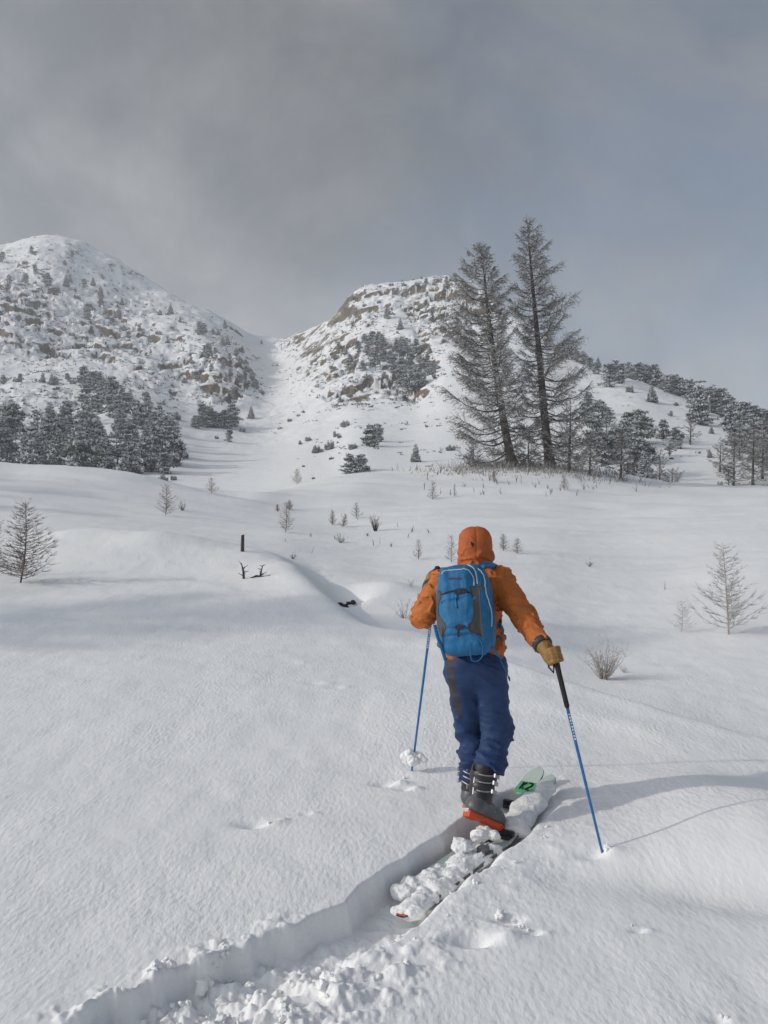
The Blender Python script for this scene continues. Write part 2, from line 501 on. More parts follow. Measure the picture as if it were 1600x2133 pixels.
# columns of the picture: (row, distance) of a, b, c, d, EDGE, behind the edge, far bank ..., crest, beyond
FIELD = {
 -1300:[(1600,6.2),(1440,8.1),(1290,11.4),(1170,16.2),(1085,20),(1070,22.5),(1030,26),(980,31),(930,38),(890,44),(850,52),(900,80),(960,125)],
 -300: [(1603,6.2),(1440,8.1),(1302,11.4),(1194,16.2),(1110,20),(1106,22.5),(1076,26),(1040,31),(1000,38),(972,44),(945,50),(1000,78),(1075,125)],
 0:    [(1603,6.2),(1440,8.1),(1304,11.4),(1200,16.2),(1120,20),(1117,22.5),(1092,26),(1056,31),(1018,38),(990,44),(968,50),(1035,78),(1085,125)],
 130:  [(1603,6.2),(1440,8.1),(1305,11.4),(1204,16.0),(1119,19.6),(1118,22.5),(1096,26),(1064,31),(1028,38),(1000,44),(977,50),(1035,78),(1085,125)],
 260:  [(1603,6.2),(1440,8.1),(1305,11.4),(1207,15.8),(1130,19.2),(1127,22.5),(1104,26),(1076,31),(1042,38),(1014,44),(991,50),(1040,78),(1085,125)],
 400:  [(1603,6.2),(1442,8.1),(1306,11.4),(1212,15.6),(1141,18.9),(1136,22),(1114,26),(1088,31),(1060,38),(1036,44),(1017,50),(1050,78),(1085,125)],
 500:  [(1603,6.2),(1442,8.1),(1307,11.4),(1222,15.0),(1152,18.4),(1144,21.5),(1122,26),(1098,31),(1072,38),(1050,44),(1032,51),(1050,78),(1085,125)],
 610:  [(1603,6.2),(1444,8.1),(1320,11.0),(1252,13.5),(1180,16.6),(1180,19.0),(1140,24),(1112,30),(1082,38),(1054,48),(1015,63),(1035,85),(1090,125)],
 655:  [(1603,6.2),(1445,8.1),(1335,10.6),(1278,12.5),(1212,15.3),(1216,17.0),(1170,21),(1125,28),(1090,37),(1054,48),(1005,67),(1025,85),(1090,125)],
 700:  [(1603,6.2),(1445,8.1),(1350,10.2),(1304,11.5),(1250,13.7),(1264,15.0),(1205,18),(1140,26),(1096,36),(1052,48),(996,70),(1020,85),(1090,125)],
 745:  [(1603,6.2),(1446,8.1),(1370,9.7),(1334,10.65),(1287,12.1),(1300,13.4),(1222,17),(1148,25),(1098,35),(1050,48),(990,74),(1015,88),(1090,125)],
 790:  [(1603,6.2),(1450,8.0),(1384,9.4),(1350,10.3),(1307,11.4),(1322,12.6),(1232,16.5),(1155,24),(1100,34),(1048,49),(985,78),(1010,92),(1090,125)],
 880:  [(1603,6.2),(1455,7.9),(1398,9.1),(1360,10.0),(1316,11.1),(1338,12.1),(1250,15.6),(1160,22.5),(1100,32),(1046,50),(978,82),(1005,98),(1090,125)],
 1000: [(1603,6.2),(1462,7.8),(1416,8.6),(1382,9.4),(1348,10.2),(1370,11.1),(1270,15),(1165,21.5),(1098,31),(1044,50),(970,84),(1000,100),(1085,125)],
 1110: [(1602,6.2),(1492,7.4),(1452,7.9),(1422,8.5),(1393,9.1),(1416,9.9),(1300,14),(1178,20.5),(1098,31),(1044,50),(968,84),(1000,100),(1085,125)],
 1250: [(1603,6.2),(1520,7.1),(1490,7.4),(1465,7.8),(1440,8.2),(1466,9.0),(1330,13.3),(1212,18.8),(1108,30),(1048,50),(984,84),(1010,100),(1085,125)],
 1400: [(1612,6.1),(1555,6.65),(1530,6.9),(1508,7.2),(1484,7.5),(1508,8.2),(1345,12.4),(1232,17.4),(1118,27),(1052,48),(1012,83),(1030,98),(1090,125)],
 1600: [(1628,5.95),(1592,6.25),(1574,6.45),(1558,6.65),(1541,6.85),(1562,7.5),(1358,11.6),(1238,16.0),(1124,24),(1054,45),(1017,82),(1035,98),(1090,125)],
 1900: [(1640,5.9),(1620,6.1),(1606,6.2),(1592,6.35),(1580,6.5),(1600,7.0),(1375,11.0),(1252,15.0),(1135,22),(1060,42),(1020,82),(1040,98),(1090,125)],
 2900: [(1660,5.8),(1645,5.9),(1635,6.0),(1628,6.1),(1620,6.2),(1630,6.8),(1410,12.4),(1290,18.4),(1180,31),(1090,52),(1040,82),(1060,98),(1090,125)],
}
def eval_table(tab, cols, rows, first=()):
    """control points are followed from column to column, then each column is joined up in depth"""
    xs = np.array(sorted(tab), float)
    A = np.array([sorted(list(first) + list(tab[x]), key=lambda q: q[1]) for x in sorted(tab)], float)
    yy = hermite(xs, A[:, :, 0], cols); dd = hermite(xs, np.log(A[:, :, 1]), cols)
    lr = np.log(rows)
    return np.stack([hermite(dd[i], -(yy[i] - CY) / F * np.exp(dd[i]), lr) for i in range(len(cols))], 1)     # rows x cols

def axis(*seg):
    """segments (start, end, step) joined"""
    return np.unique(np.concatenate([np.arange(a, b, s) for a, b, s in seg]))

fcols = axis((-9000, -1200, 300), (-1200, -60, 22), (-60, 1662, 3.3), (1662, 2800, 22), (2800, 7001, 300))
frows = np.concatenate([np.linspace(1.0, 3.0, 40, endpoint=False), np.arange(3.0, 6.6, 0.0115),
                        np.exp(np.arange(math.log(6.6), math.log(22), 0.0055)), np.exp(np.arange(math.log(22), math.log(125), 0.008))])
frows = np.unique(frows)
fz = eval_table(FIELD, fcols, frows, NEAR)
# soften the column-to-column joints
def blur(a, n, ax):
    k = np.exp(-0.5 * (np.arange(-2*n, 2*n + 1) / n) ** 2); k /= k.sum()
    p = [(0, 0), (0, 0)]; p[ax] = (2*n, 2*n)
    b = np.pad(a, p, mode='edge')
    return sum(k[i] * np.take(b, range(i, i + a.shape[ax]), axis=ax) for i in range(4*n + 1))
fz = blur(fz, 6, 1)

U = (fcols - CX) / F
FX = U[None, :] * frows[:, None]
FY = np.repeat(frows[:, None], len(fcols), 1)
FXY = np.stack([FX.ravel(), FY.ravel()], -1)

# soft drifts
amp = np.clip(FY / 40, 0.05, 1.0)
big = fbm(FXY * np.array([0.085, 0.24]) + 3.7, 3).reshape(FX.shape)
mid = fbm(FXY * np.array([0.55, 0.8]) + 9.1, 3).reshape(FX.shape)
fz = fz + big * 0.36 * sstep(6, 22, FY) * np.clip(FY / 30, 0.3, 1.6) + mid * 0.030 * sstep(4, 14, FY) + 0.016 * fbm(FXY * 1.7, 3).reshape(FX.shape)

def gauss(px, py, d, sx, sy, ang=0.0):
    c = Pt(px, py, d)
    a = FX - c[0]; b = FY - c[1]
    ca, sa = math.cos(ang), math.sin(ang)
    a, b = ca*a + sa*b, -sa*a + ca*b
    return np.exp(-0.5 * ((a / sx) ** 2 + (b / sy) ** 2))
def g2(x, y, sx, sy, ang=0.0):
    a = FX - x; b = FY - y
    ca, sa = math.cos(ang), math.sin(ang)
    a, b = ca*a + sa*b, -sa*a + ca*b
    return np.exp(-0.5 * ((a / sx) ** 2 + (b / sy) ** 2))
# bump and hollow to the right of the skier's shadow
fz += 0.16 * g2(2.25, 5.0, 0.55, 0.42, 0.25)
fz -= 0.10 * g2(2.0, 4.25, 0.75, 0.16, -0.35)
fz += 0.07 * g2(1.95, 5.75, 0.35, 0.25)
# stream hole in the gully
hc = Pt(722, 1242, 15.0)
_c = int(np.argmin(np.abs(fcols - 722))); _y = CY - F * fz[:, _c] / frows
_k = np.nonzero((_y <= 1247) & (frows > 14.9))[0][0]
HD = float(frows[_k]); HX = (722 - CX) / F * HD; HZ = float(fz[_k, _c])
fz -= 0.55 * g2(HX, HD + 0.10, 0.17, 0.20)
fz -= 0.22 * g2(HX - 0.05, HD + 0.55, 0.40, 0.35)
fz -= 0.07 * g2(HX, HD - 0.40, 0.22, 0.25)
fz += 0.20 * g2(HX + 0.65, HD + 0.9, 0.5, 0.5)
fz += 0.10 * g2(HX - 0.7, HD + 0.9, 0.4, 0.4)
# rounded snow pillow crest on the left hump
for (px, d, h, s) in ((215, 19.3, .20, .9), (395, 18.8, .16, .8), (310, 18.6, .10, .5), (560, 18.2, .06, .6)):
    fz += h * g2((px - CX) / F * d, d, s, 0.55)
# old pole holes and dents
def dent(x, y, r, dep, rim, ang=0.0):
    global fz
    fz -= dep * g2(x, y, r * 1.5, r * 0.8, ang)
    fz += rim * g2(x + r * 2.2, y - r * 0.2, r * 1.1, r * 0.8)
for px, py, r, dep, rim in ((535, 1717, .045, .045, .03), (575, 1712, .02, .015, .02), (640, 1700, .02, .015, .015), (805, 1622, .04, .035, .04), (845, 1632, .03, .025, .03),
                            (995, 1945, .05, .07, .05), (1060, 1905, .035, .05, .012), (1115, 1935, .02, .025, .015), (1332, 1930, .018, .02, .015),
                            (655, 1418, .05, .02, .02), (700, 1425, .04, .02, .02), (1238, 1774, .04, .035, .03), (1500, 2122, .02, .02, .012), (610, 1385, .05, .012, .01)):
    zz = -1.84 if py > 1650 else (-1.78 if py > 1550 else -1.62)
    d = zz * -F / (py - CY)
    dent((px - CX) / F * d, d, r, dep, rim)

# ---- ski track: a trench with a clean left wall and a crumbled right lip
TAIL = np.array([0.075, 4.28]); SD = np.array([0.567, 0.824]); SD /= np.linalg.norm(SD); SP = np.array([-SD[1], SD[0]])
TRK = np.array([[-1.36, 2.0], [-1.20, 2.55], [-1.06, 2.92], [-0.88, 3.20], [-0.65, 3.47], [-0.42, 3.71], [-0.19, 3.96], [-0.02, 4.16]] + [list(TAIL + SP * 0.07 + SD * s) for s in (0.05, 0.5, 1.0, 1.35, 1.62)])
TDEP = np.array([0.05, 0.07, 0.09, 0.105, 0.12, 0.13, 0.14, 0.15, 0.16, 0.16, 0.145, 0.115, 0.03])
near = (FY < 6.6) & (FX > -3.2) & (FX < 3.0)
pp = np.stack([FX[near], FY[near]], -1)
best = np.full(len(pp), 9.0); side = np.zeros(len(pp)); dep = np.zeros(len(pp)); arc = np.zeros(len(pp)); L = 0
for i in range(len(TRK) - 1):
    a, b = TRK[i], TRK[i+1]; ab = b - a; ln = np.linalg.norm(ab)
    t = np.clip(((pp - a) @ ab) / ln**2, 0, 1)
    q = pp - a - t[:, None] * ab
    ds = np.linalg.norm(q, axis=1)
    sd = np.sign(ab[0] * q[:, 1] - ab[1] * q[:, 0])       # + = left of the direction of travel
    u = ds < best
    best[u] = ds[u]; side[u] = sd[u]; dep[u] = (TDEP[i] + (TDEP[i+1] - TDEP[i]) * t)[u]; arc[u] = (L + t * ln)[u]
    L += ln
lat = best * side
lipn = 0.022 * fbm(np.stack([arc * 5, lat * 0 + 1.3], -1), 2) + 0.006 * fbm(pp * 16, 2)
old = 1 - sstep(1.75, 2.75, arc)                                     # older, trampled part near the camera
lipn = lipn * (1 + 1.8 * old)
hw = 0.155 + 0.02 * old
wl = sstep(hw + 0.035 + lipn * 1.2, hw - 0.01 + lipn * 1.2, lat)       # left wall
wr = sstep(-(hw + 0.11) - lipn * 2, -(hw - 0.05) - lipn * 2, lat)      # right side, broken
cut = wl * wr
lump = fbm(np.stack([pp[:, 0] * 9, pp[:, 1] * 9], -1), 4)
bil = np.clip(0.28 + 0.75 * perlin(pp * 7.0) + 0.40 * perlin(pp * 15.0 + 5) + 0.20 * perlin(pp * 38.0 + 9), 0, 0.62)
dz = -dep * cut
dz += cut * (0.018 * lump + old * 0.11 * (bil - 0.22))
rr = sstep(0.50, 0.12, np.abs(lat + hw + 0.14)) * (lat < 0.0)
dz += rr * (0.13 * np.maximum(bil - 0.2, 0) * (0.16 + 0.85 * old)) * (dep > 0.001)
ll = sstep(0.17, 0.02, np.abs(lat - hw - 0.06)) * (lat > hw - 0.03)
dz += ll * old * 0.09 * np.maximum(bil - 0.2, 0)
fz[near] += dz

def grid_faces(nr, nc):
    i = np.arange(nr * nc).reshape(nr, nc)
    return np.stack([i[:-1, :-1], i[:-1, 1:], i[1:, 1:], i[1:, :-1]], -1).reshape(-1, 4)
V = np.stack([FX, FY, fz], -1).reshape(-1, 3)
o = link('snow_field', make_mesh('snow_field', V, grid_faces(*FX.shape), M_SNOW))
props(o, 'open powder snow slope with a ski track in the foreground', 'snow', kind='structure')

def field_z(x, d):
    px = CX + F * x / d
    r = np.interp(d, frows, np.arange(len(frows))); c = np.interp(px, fcols, np.arange(len(fcols)))
    r0, c0 = int(min(r, len(frows) - 2)), int(min(c, len(fcols) - 2)); a, b = r - r0, c - c0
    return float((1-a)*(1-b)*fz[r0, c0] + (1-a)*b*fz[r0, c0+1] + a*(1-b)*fz[r0+1, c0] + a*b*fz[r0+1, c0+1])

def on_grid(px, py, cols, rows, z, dmin=0, dmax=1e9):
    """first visible ground point under a picture position"""
    c = int(np.argmin(np.abs(cols - px)))
    y = CY - F * z[:, c] / rows
    ok = np.nonzero((y <= py) & (rows >= dmin) & (rows <= dmax))[0]
    if not len(ok):
        m = (rows >= dmin) & (rows <= dmax)
        k = int(np.argmin(np.where(m, y, 1e9)))
    else:
        k = ok[0]
    d = rows[k]
    return np.array([(px - CX) / F * d, d, z[k, c]])
def on_field(px, py, dmin=3.0, dmax=120):
    return on_grid(px, py, fcols, frows, fz, dmin, dmax)

# ------------------------------------------------------------------ the mountains
MTN = {
 -1300:[(1075,85),(985,120),(900,170),(790,230),(740,270),(650,300),(500,420),(420,540),(600,700),(900,1000)],
 -200: [(1075,85),(985,120),(900,170),(800,230),(760,270),(700,300),(570,420),(535,500),(650,640),(900,1000)],
 0:    [(1075,85),(988,120),(900,172),(805,230),(768,268),(690,300),(565,420),(522,500),(650,640),(900,1000)],
 100:  [(1075,85),(990,120),(890,180),(800,235),(752,280),(690,320),(590,400),(504,520),(650,660),(900,1000)],
 200:  [(1075,85),(995,118),(890,178),(800,240),(740,290),(660,360),(590,430),(528,520),(660,660),(900,1000)],
 300:  [(1070,85),(1000,115),(905,168),(800,240),(730,310),(660,380),(620,440),(588,500),(700,640),(900,1000)],
 380:  [(1060,85),(1005,112),(930,160),(850,225),(780,280),(690,345),(650,410),(634,480),(720,620),(900,1000)],
 450:  [(1050,85),(1012,108),(940,160),(870,215),(810,250),(715,320),(680,400),(662,470),(740,620),(900,1000)],
 520:  [(1045,85),(1014,104),(935,168),(860,235),(800,280),(735,340),(716,420),(698,500),(780,640),(920,1000)],
 560:  [(1040,85),(1012,102),(930,172),(850,245),(778,330),(738,410),(722,470),(708,540),(790,680),(920,1000)],
 620:  [(1035,85),(1006,100),(932,158),(860,222),(800,275),(745,340),(705,400),(690,440),(780,600),(920,1000)],
 680:  [(1030,85),(1002,98),(930,150),(850,212),(790,255),(730,305),(690,350),(678,385),(780,560),(920,1000)],
 750:  [(1025,85),(995,96),(905,150),(838,205),(780,240),(700,290),(650,330),(605,380),(760,560),(920,1000)],
 850:  [(1020,85),(990,96),(920,140),(838,198),(770,238),(680,290),(630,328),(588,372),(740,560),(920,1000)],
 950:  [(1020,85),(990,96),(910,138),(810,196),(730,240),(690,270),(630,315),(577,360),(740,560),(920,1000)],
 1060: [(1022,85),(992,96),(915,134),(825,182),(760,225),(720,255),(690,280),(640,315),(780,520),(940,1000)],
 1200: [(1030,85),(1002,96),(925,128),(838,176),(790,215),(765,235),(752,248),(748,258),(850,460),(960,1000)],
 1300: [(1036,85),(1010,96),(935,122),(845,168),(810,195),(795,212),(788,224),(786,232),(880,430),(970,1000)],
 1400: [(1042,85),(1018,96),(938,120),(880,148),(850,172),(830,190),(820,205),(818,212),(900,400),(980,1000)],
 1500: [(1045,85),(1020,96),(945,118),(900,140),(880,155),(868,168),(862,180),(860,188),(930,360),(990,1000)],
 1600: [(1045,85),(1020,96),(955,115),(925,132),(910,145),(900,155),(896,165),(895,172),(950,330),(1000,1000)],
 1800: [(1045,85),(1020,96),(985,112),(965,128),(955,140),(948,150),(945,160),(944,168),(990,320),(1010,1000)],
 2600: [(1055,85),(1040,96),(1020,112),(1010,128),(1005,140),(1000,150),(998,160),(998,168),(1010,320),(1020,1000)],
}
mcols = axis((-900, -40, 14), (-40, 1640, 2.9), (1640, 2500, 14))
mrows = np.concatenate([np.exp(np.arange(math.log(85), math.log(560), 0.0052)), np.exp(np.arange(math.log(560), math.log(1000), 0.03))])
mz = eval_table(MTN, mcols, mrows)
mz = blur(mz, 7, 1)
MU = (mcols - CX) / F
MX = MU[None, :] * mrows[:, None]; MY = np.repeat(mrows[:, None], len(mcols), 1)
MXY = np.stack([MX.ravel(), MY.ravel()], -1)
MPX = np.repeat(mcols[None, :], len(mrows), 0); MPY = CY - F * mz / mrows[:, None]

def zone(poly, soft=14):
    """soft mask of a polygon given on the picture of the slope"""
    poly = np.array(poly, float)
    x, y = MPX, MPY
    inside = np.zeros(x.shape, bool); dist = np.full(x.shape, 1e9)
    for i in range(len(poly)):
        (x1, y1), (x2, y2) = poly[i], poly[(i+1) % len(poly)]
        c = ((y1 > y) != (y2 > y)) & (x < (x2 - x1) * (y - y1) / (y2 - y1 + 1e-9) + x1)
        inside ^= c
        dx, dy = x2 - x1, y2 - y1
        t = np.clip(((x - x1) * dx + (y - y1) * dy) / (dx*dx + dy*dy), 0, 1)
        dist = np.minimum(dist, np.hypot(x - x1 - t*dx, y - y1 - t*dy))
    return np.clip(0.5 + np.where(inside, dist, -dist) / (2 * soft), 0, 1)

ZONES = {
 'left_crag':  ([(-60,600),(40,560),(130,600),(230,655),(330,690),(300,770),(180,745),(110,755),(60,745),(-60,700)], 1.0, 0.35),
 'left_upper': ([(90,540),(200,560),(300,610),(420,690),(360,700),(230,640),(120,590)], 0.35, 0.3),
 'left_mid':   ([(200,660),(400,680),(420,760),(330,800),(240,760)], 0.6, 0.45),
 'left_band':  ([(-60,800),(150,810),(210,850),(180,880),(-60,880)], 0.7, 0.0),
 'knob':       ([(400,695),(455,690),(500,735),(545,810),(480,815),(360,825),(370,760)], 0.8, 0.1),
 'small_crag': ([(230,760),(330,755),(335,810),(290,812)], 0.6, 0.2),
 'centre_top': ([(700,640),(760,600),(850,588),(960,575),(1060,640),(1060,700),(960,705),(880,690),(830,650),(740,680),(690,680)], 0.9, -0.15),
 'centre_mid': ([(620,770),(690,720),(780,690),(880,720),(920,780),(860,835),(760,830),(690,830)], 0.8, -0.3),
 'cliff_a':    ([(835,630),(900,632),(965,650),(970,705),(880,697),(845,670)], 1.7, -0.1),
 'cliff_b':    ([(-60,580),(40,585),(52,640),(48,700),(-60,705)], 1.7, 0.5),
 'cliff_c':    ([(712,775),(757,778),(752,818),(710,812)], 1.7, -0.2),
 'cliff_d':    ([(400,785),(505,790),(495,830),(395,830)], 1.6, 0.0),
 'cliff_e':    ([(925,578),(975,582),(985,622),(930,620)], 1.6, 0.0),
 'cliff_f':    ([(100,645),(265,630),(255,720),(110,742)], 1.35, 0.6),
 'cliff_g':    ([(725,640),(785,640),(780,672),(715,672)], 1.5, -0.15),
 'pass_rock':  ([(575,700),(620,695),(625,725),(585,728)], 0.8, 0.0),
}
rock = np.zeros(MX.shape); dip = np.zeros(MX.shape)
for k, (poly, w, dp) in ZONES.items():
    z = zone(poly) * w
    dip = np.where(z > rock, dp, dip); rock = np.maximum(rock, z)
brk = fbm(MXY / 22.0 + 4.4, 3).reshape(MX.shape)
rock_zone = rock.copy()
brk2 = fbm(MXY / 9.0 + 1.4, 3, 0.6).reshape(MX.shape)
rock = np.clip(rock * (0.70 + 1.2 * brk) * sstep(-0.30, 0.12, brk2), 0, 1)
base = mz.copy()
wob = fbm(MXY / 17.0, 5, 0.5).reshape(MX.shape)
wob2 = fbm(MXY / 4.5 + 31, 4, 0.6).reshape(MX.shape)
stp = 10.0
tt = (base + dip * MX + 13.0 * wob + 2.6 * wob2) / stp
fr = tt - np.floor(tt)
terr = (np.clip((fr - 0.66) / 0.34, 0, 1) ** 0.8 - fr) * stp
mz = base + rock * (0.80 * terr + 2.2 * wob2) + (1 - rock) * (1.3 * wob + 0.5 * wob2) * sstep(110, 260, MY)
mz += sstep(300, 430, MY) * 3.4 * np.abs(fbm(MXY / 26.0 + 12.0, 4, 0.55).reshape(MX.shape)) * (MPX < 1120) * sstep(0.02, 0.3, np.abs(MPX - 555) / 300)
# finer broken ground
rough = np.clip(rock * 1.2 + 0.10 * sstep(120, 260, MY), 0, 1)
mz += rough * 0.55 * np.maximum(fbm(MXY / 1.9 + 7, 3, 0.6).reshape(MX.shape) - 0.02, 0) * 2.0
V = np.stack([MX, MY, mz], -1).reshape(-1, 3)
o = link('mountain', make_mesh('mountain', V, grid_faces(*MX.shape), M_MOUNT))
props(o, 'snowy mountain slopes with brown limestone crags behind the snow field', 'mountain', kind='structure')
def on_mtn(px, py, dmin=86, dmax=560):
    return on_grid(px, py, mcols, mrows, mz, dmin, dmax)

# ------------------------------------------------------------------ conifers on the slopes
def pine_meshes(kind, seed):
    r = np.random.RandomState(seed)
    cl = []                                   # clump centre, radius
    if kind == 'cone':
        for k in range(15):
            h = 0.10 + 0.86 * (k / 14.0)
            rad = 0.25 * (1 - h) ** 0.75 + 0.015
            nb = max(1, int(7 * (1 - h) + 2))
            a0 = r.rand() * 6.28
            for j in range(nb):
                a = a0 + j * 6.283 / nb + r.normal() * 0.25
                rr = rad * (0.5 + 0.55 * r.rand())
                cl.append((rr * math.cos(a), rr * math.sin(a), h - 0.10 * rr + r.normal() * 0.012, 0.035 + 0.065 * (1 - h)))
    elif kind == 'broad':
        lobes = [(r.normal() * 0.12, r.normal() * 0.12, 0.12 + 0.78 * (q + r.rand()) / 9) for q in range(9)]
        for _ in range(60):
            c = lobes[r.randint(9)]
            h = np.clip(c[2] + r.normal() * 0.09, 0.05, 0.97)
            w = 0.30 * (1 - max(0, h - 0.30) / 0.72) ** 0.55 * min(1, 0.65 + h)
            a = r.rand() * 6.28; rr = w * math.sqrt(r.rand())
            cl.append((c[0] * 0.5 * (1.2 - h) + rr * math.cos(a), c[1] * 0.5 * (1.2 - h) + rr * math.sin(a), h, 0.065 + 0.05 * r.rand()))
    elif kind == 'tall':
        lobes = [(r.normal() * 0.09, r.normal() * 0.09, 0.25 + 0.68 * r.rand()) for _ in range(8)]
        for _ in range(58):
            c = lobes[r.randint(8)]
            h = np.clip(c[2] + r.normal() * 0.06, 0.14, 0.97)
            w = 0.15 * math.sin(math.pi * min(1, (h * 0.9 + 0.02))) ** 0.5 + 0.05
            a = r.rand() * 6.28; rr = w * math.sqrt(r.rand())
            cl.append((c[0] + rr * math.cos(a), c[1] + rr * math.sin(a), h, 0.035 + 0.03 * r.rand()))
    else:                                      # shrub: several upright shoots from one root
        for s in range(14):
            a = r.rand() * 6.28; rr = 0.75 * math.sqrt(r.rand()); top = (1.0 - 0.75 * rr) * (0.7 + 0.3 * r.rand())
            for k in range(6):
                h = top * (k + 0.7) / 6
                cl.append((rr * math.cos(a) * (0.6 + 0.4 * h), rr * math.sin(a) * (0.6 + 0.4 * h), h, (0.15 - 0.09 * k / 6) * (0.8 + 0.4 * r.rand())))
    cl = np.array(cl)
    per = 40
    C = np.repeat(cl, per, 0); n = len(C)
    u = r.normal(size=(n, 3)); u /= np.linalg.norm(u, axis=1)[:, None]
    rad = r.rand(n) ** 0.45
    off = u * rad[:, None] * np.array([1.2, 1.2, 0.6])
    P0 = C[:, :3] + off * C[:, 3:4]
    s = C[:, 3] * (0.30 + 0.30 * r.rand(n))
    d1 = u * 0.8 + r.normal(size=(n, 3)) * 0.6; d1[:, 2] += 0.25; d1 /= np.linalg.norm(d1, axis=1)[:, None]
    d2 = np.cross(d1, r.normal(size=(n, 3))); d2 /= np.linalg.norm(d2, axis=1)[:, None]
    V = np.stack([P0 - d2 * s[:, None] * 0.45, P0 + d1 * s[:, None] * 1.25, P0 + d2 * s[:, None] * 0.45, P0 - d1 * s[:, None] * 0.4], 1).reshape(-1, 3)
    V[:, 2] = np.maximum(V[:, 2], 0.0)
    Fc = np.arange(n * 4).reshape(n, 4)
    ps = np.clip((off[:, 2] + 0.22) * 1.8, 0.08, 0.90)
    mi = (r.rand(n) < ps).astype(int)
    crown = make_mesh('pine_crown', V, Fc, [M_NEEDLE, M_NSNOW], mi, smooth=False)
    b = MB()
    ph = 0.9 if kind != 'shrub' else 0.6
    wob = r.normal(size=2) * 0.015
    b.tube([(0, 0, -0.06), (wob[0], wob[1], ph * 0.35), (-wob[0], wob[1], ph * 0.7), (0, 0, ph)], [0.022, 0.017, 0.011, 0.003], 6)
    for _ in range(10):
        c = cl[r.randint(len(cl))]
        z0 = max(0.02, c[2] - 0.09)
        b.tube([(0, 0, z0 * 0.9), (c[0] * 0.6, c[1] * 0.6, z0), (c[0], c[1], c[2])], [0.008, 0.006, 0.002], 4, cap=False)
    return b.mesh('pine_trunk', M_BARK), crown
PINES = {k: [pine_meshes(k, 31 * i + s0) for i in range(5)] for k, s0 in (('cone', 1), ('broad', 2), ('tall', 3), ('shrub', 4))}

_pine_n = 0
def pine(px, py, hpx, kind, label, group, near=None, wide=1.0, parts=True, name=None):
    global _pine_n
    _pine_n += 1
    p = on_mtn(px, py) if near is None else near
    h = hpx / F * p[1]
    if kind == 'shrub': h *= 0.95
    tr, cr_ = PINES[kind][_pine_n * 7 % 5]
    rz = (_pine_n * 2.399) % 6.283
    sc = (h * wide, h * wide, h)
    nm = name or ('pine_shrub' if kind == 'shrub' else 'pine_tree')
    loc = (p[0], p[1], p[2] - 0.03 * h)
    if parts:
        e = empty(nm, loc)
        link('trunk', tr, e, (0, 0, 0), rz, sc)
        link('crown', cr_, e, (0, 0, 0), rz, sc)
    else:
        e = link(nm, cr_, None, loc, rz, sc)
    props(e, label, 'shrub' if kind == 'shrub' else 'tree', group)
    return e

_ones = ['first', 'second', 'third', 'fourth', 'fifth', 'sixth', 'seventh', 'eighth', 'ninth', 'tenth', 'eleventh', 'twelfth', 'thirteenth', 'fourteenth', 'fifteenth', 'sixteenth', 'seventeenth', 'eighteenth', 'nineteenth']
def ordinal(n):
    if n < 20: return _ones[n - 1]
    t = {2: 'twent', 3: 'thirt', 4: 'fort'}[n // 10]
    return t + 'ieth' if n % 10 == 0 else t + 'y-' + _ones[n % 10 - 1]
def in_order(objs, where, hts):
    """label the trees of a row by size and by their place counted from the left"""
    o_ = sorted(range(len(objs)), key=lambda i: objs[i].location[0] / objs[i].location[1])
    med = sorted(hts)[len(hts) // 2]
    for n, i in enumerate(o_):
        sz = 'tall' if hts[i] > med * 1.12 else ('small' if hts[i] < med * 0.85 else 'middling')
        objs[i]['label'] = '%s snowy pine, %s from the left %s' % (sz, ordinal(n + 1), where)
# the dark wood at the foot of the left mountain
r = np.random.RandomState(5)
spots = []
for _ in range(4000):
    x, y = r.uniform(-45, 368), r.uniform(885, 992)
    if y < 905 and x > 330: continue
    if y > 975 - 0.12 * (0 if x < 150 else -(x - 150)) and x < 60: continue
    if 30 < x < 60 and y < 940: continue
    if all(abs(x - a) > 24 or abs(y - b) > 13 for a, b in spots): spots.append((x, y))
    if len(spots) >= 50: break
WOOD = []
for (x, y) in sorted(spots, key=lambda q: q[1]):
    hp = r.choice([r.uniform(30, 55), r.uniform(60, 80), r.uniform(80, 100)]) * (0.75 if y < 920 else 1.0)
    k = r.choice(['broad', 'tall', 'cone'], p=[0.48, 0.12, 0.40])
    WOOD.append((pine(x, y, hp, k, 'dark snow-dusted pine in the dense wood below the left mountain', 'pines of the dense wood on the left', wide=r.uniform(0.85, 1.35)), hp))
for lo_, hi_, nm_ in ((0, 17, 'in the back of the left wood'), (17, 34, 'in the middle of the left wood'), (34, 99, 'in the front of the left wood')):
    in_order([q[0] for q in WOOD[lo_:hi_]], nm_, [q[1] for q in WOOD[lo_:hi_]])
for n_, (x, y, h) in enumerate(((205,1000,16),(235,1003,22),(262,1005,18),(290,1006,24),(318,1006,18),(340,1004,22),(362,1000,16),(130,985,18),(60,975,16))):
    pine(x, y, h, 'shrub', '%s low snowy shrub from the left along the foot of the left wood' % ordinal(n_ + 1), 'shrubs at the foot of the left wood', wide=0.9)
LM = 'pines scattered over the left mountain'
ROW, HTS = [], []
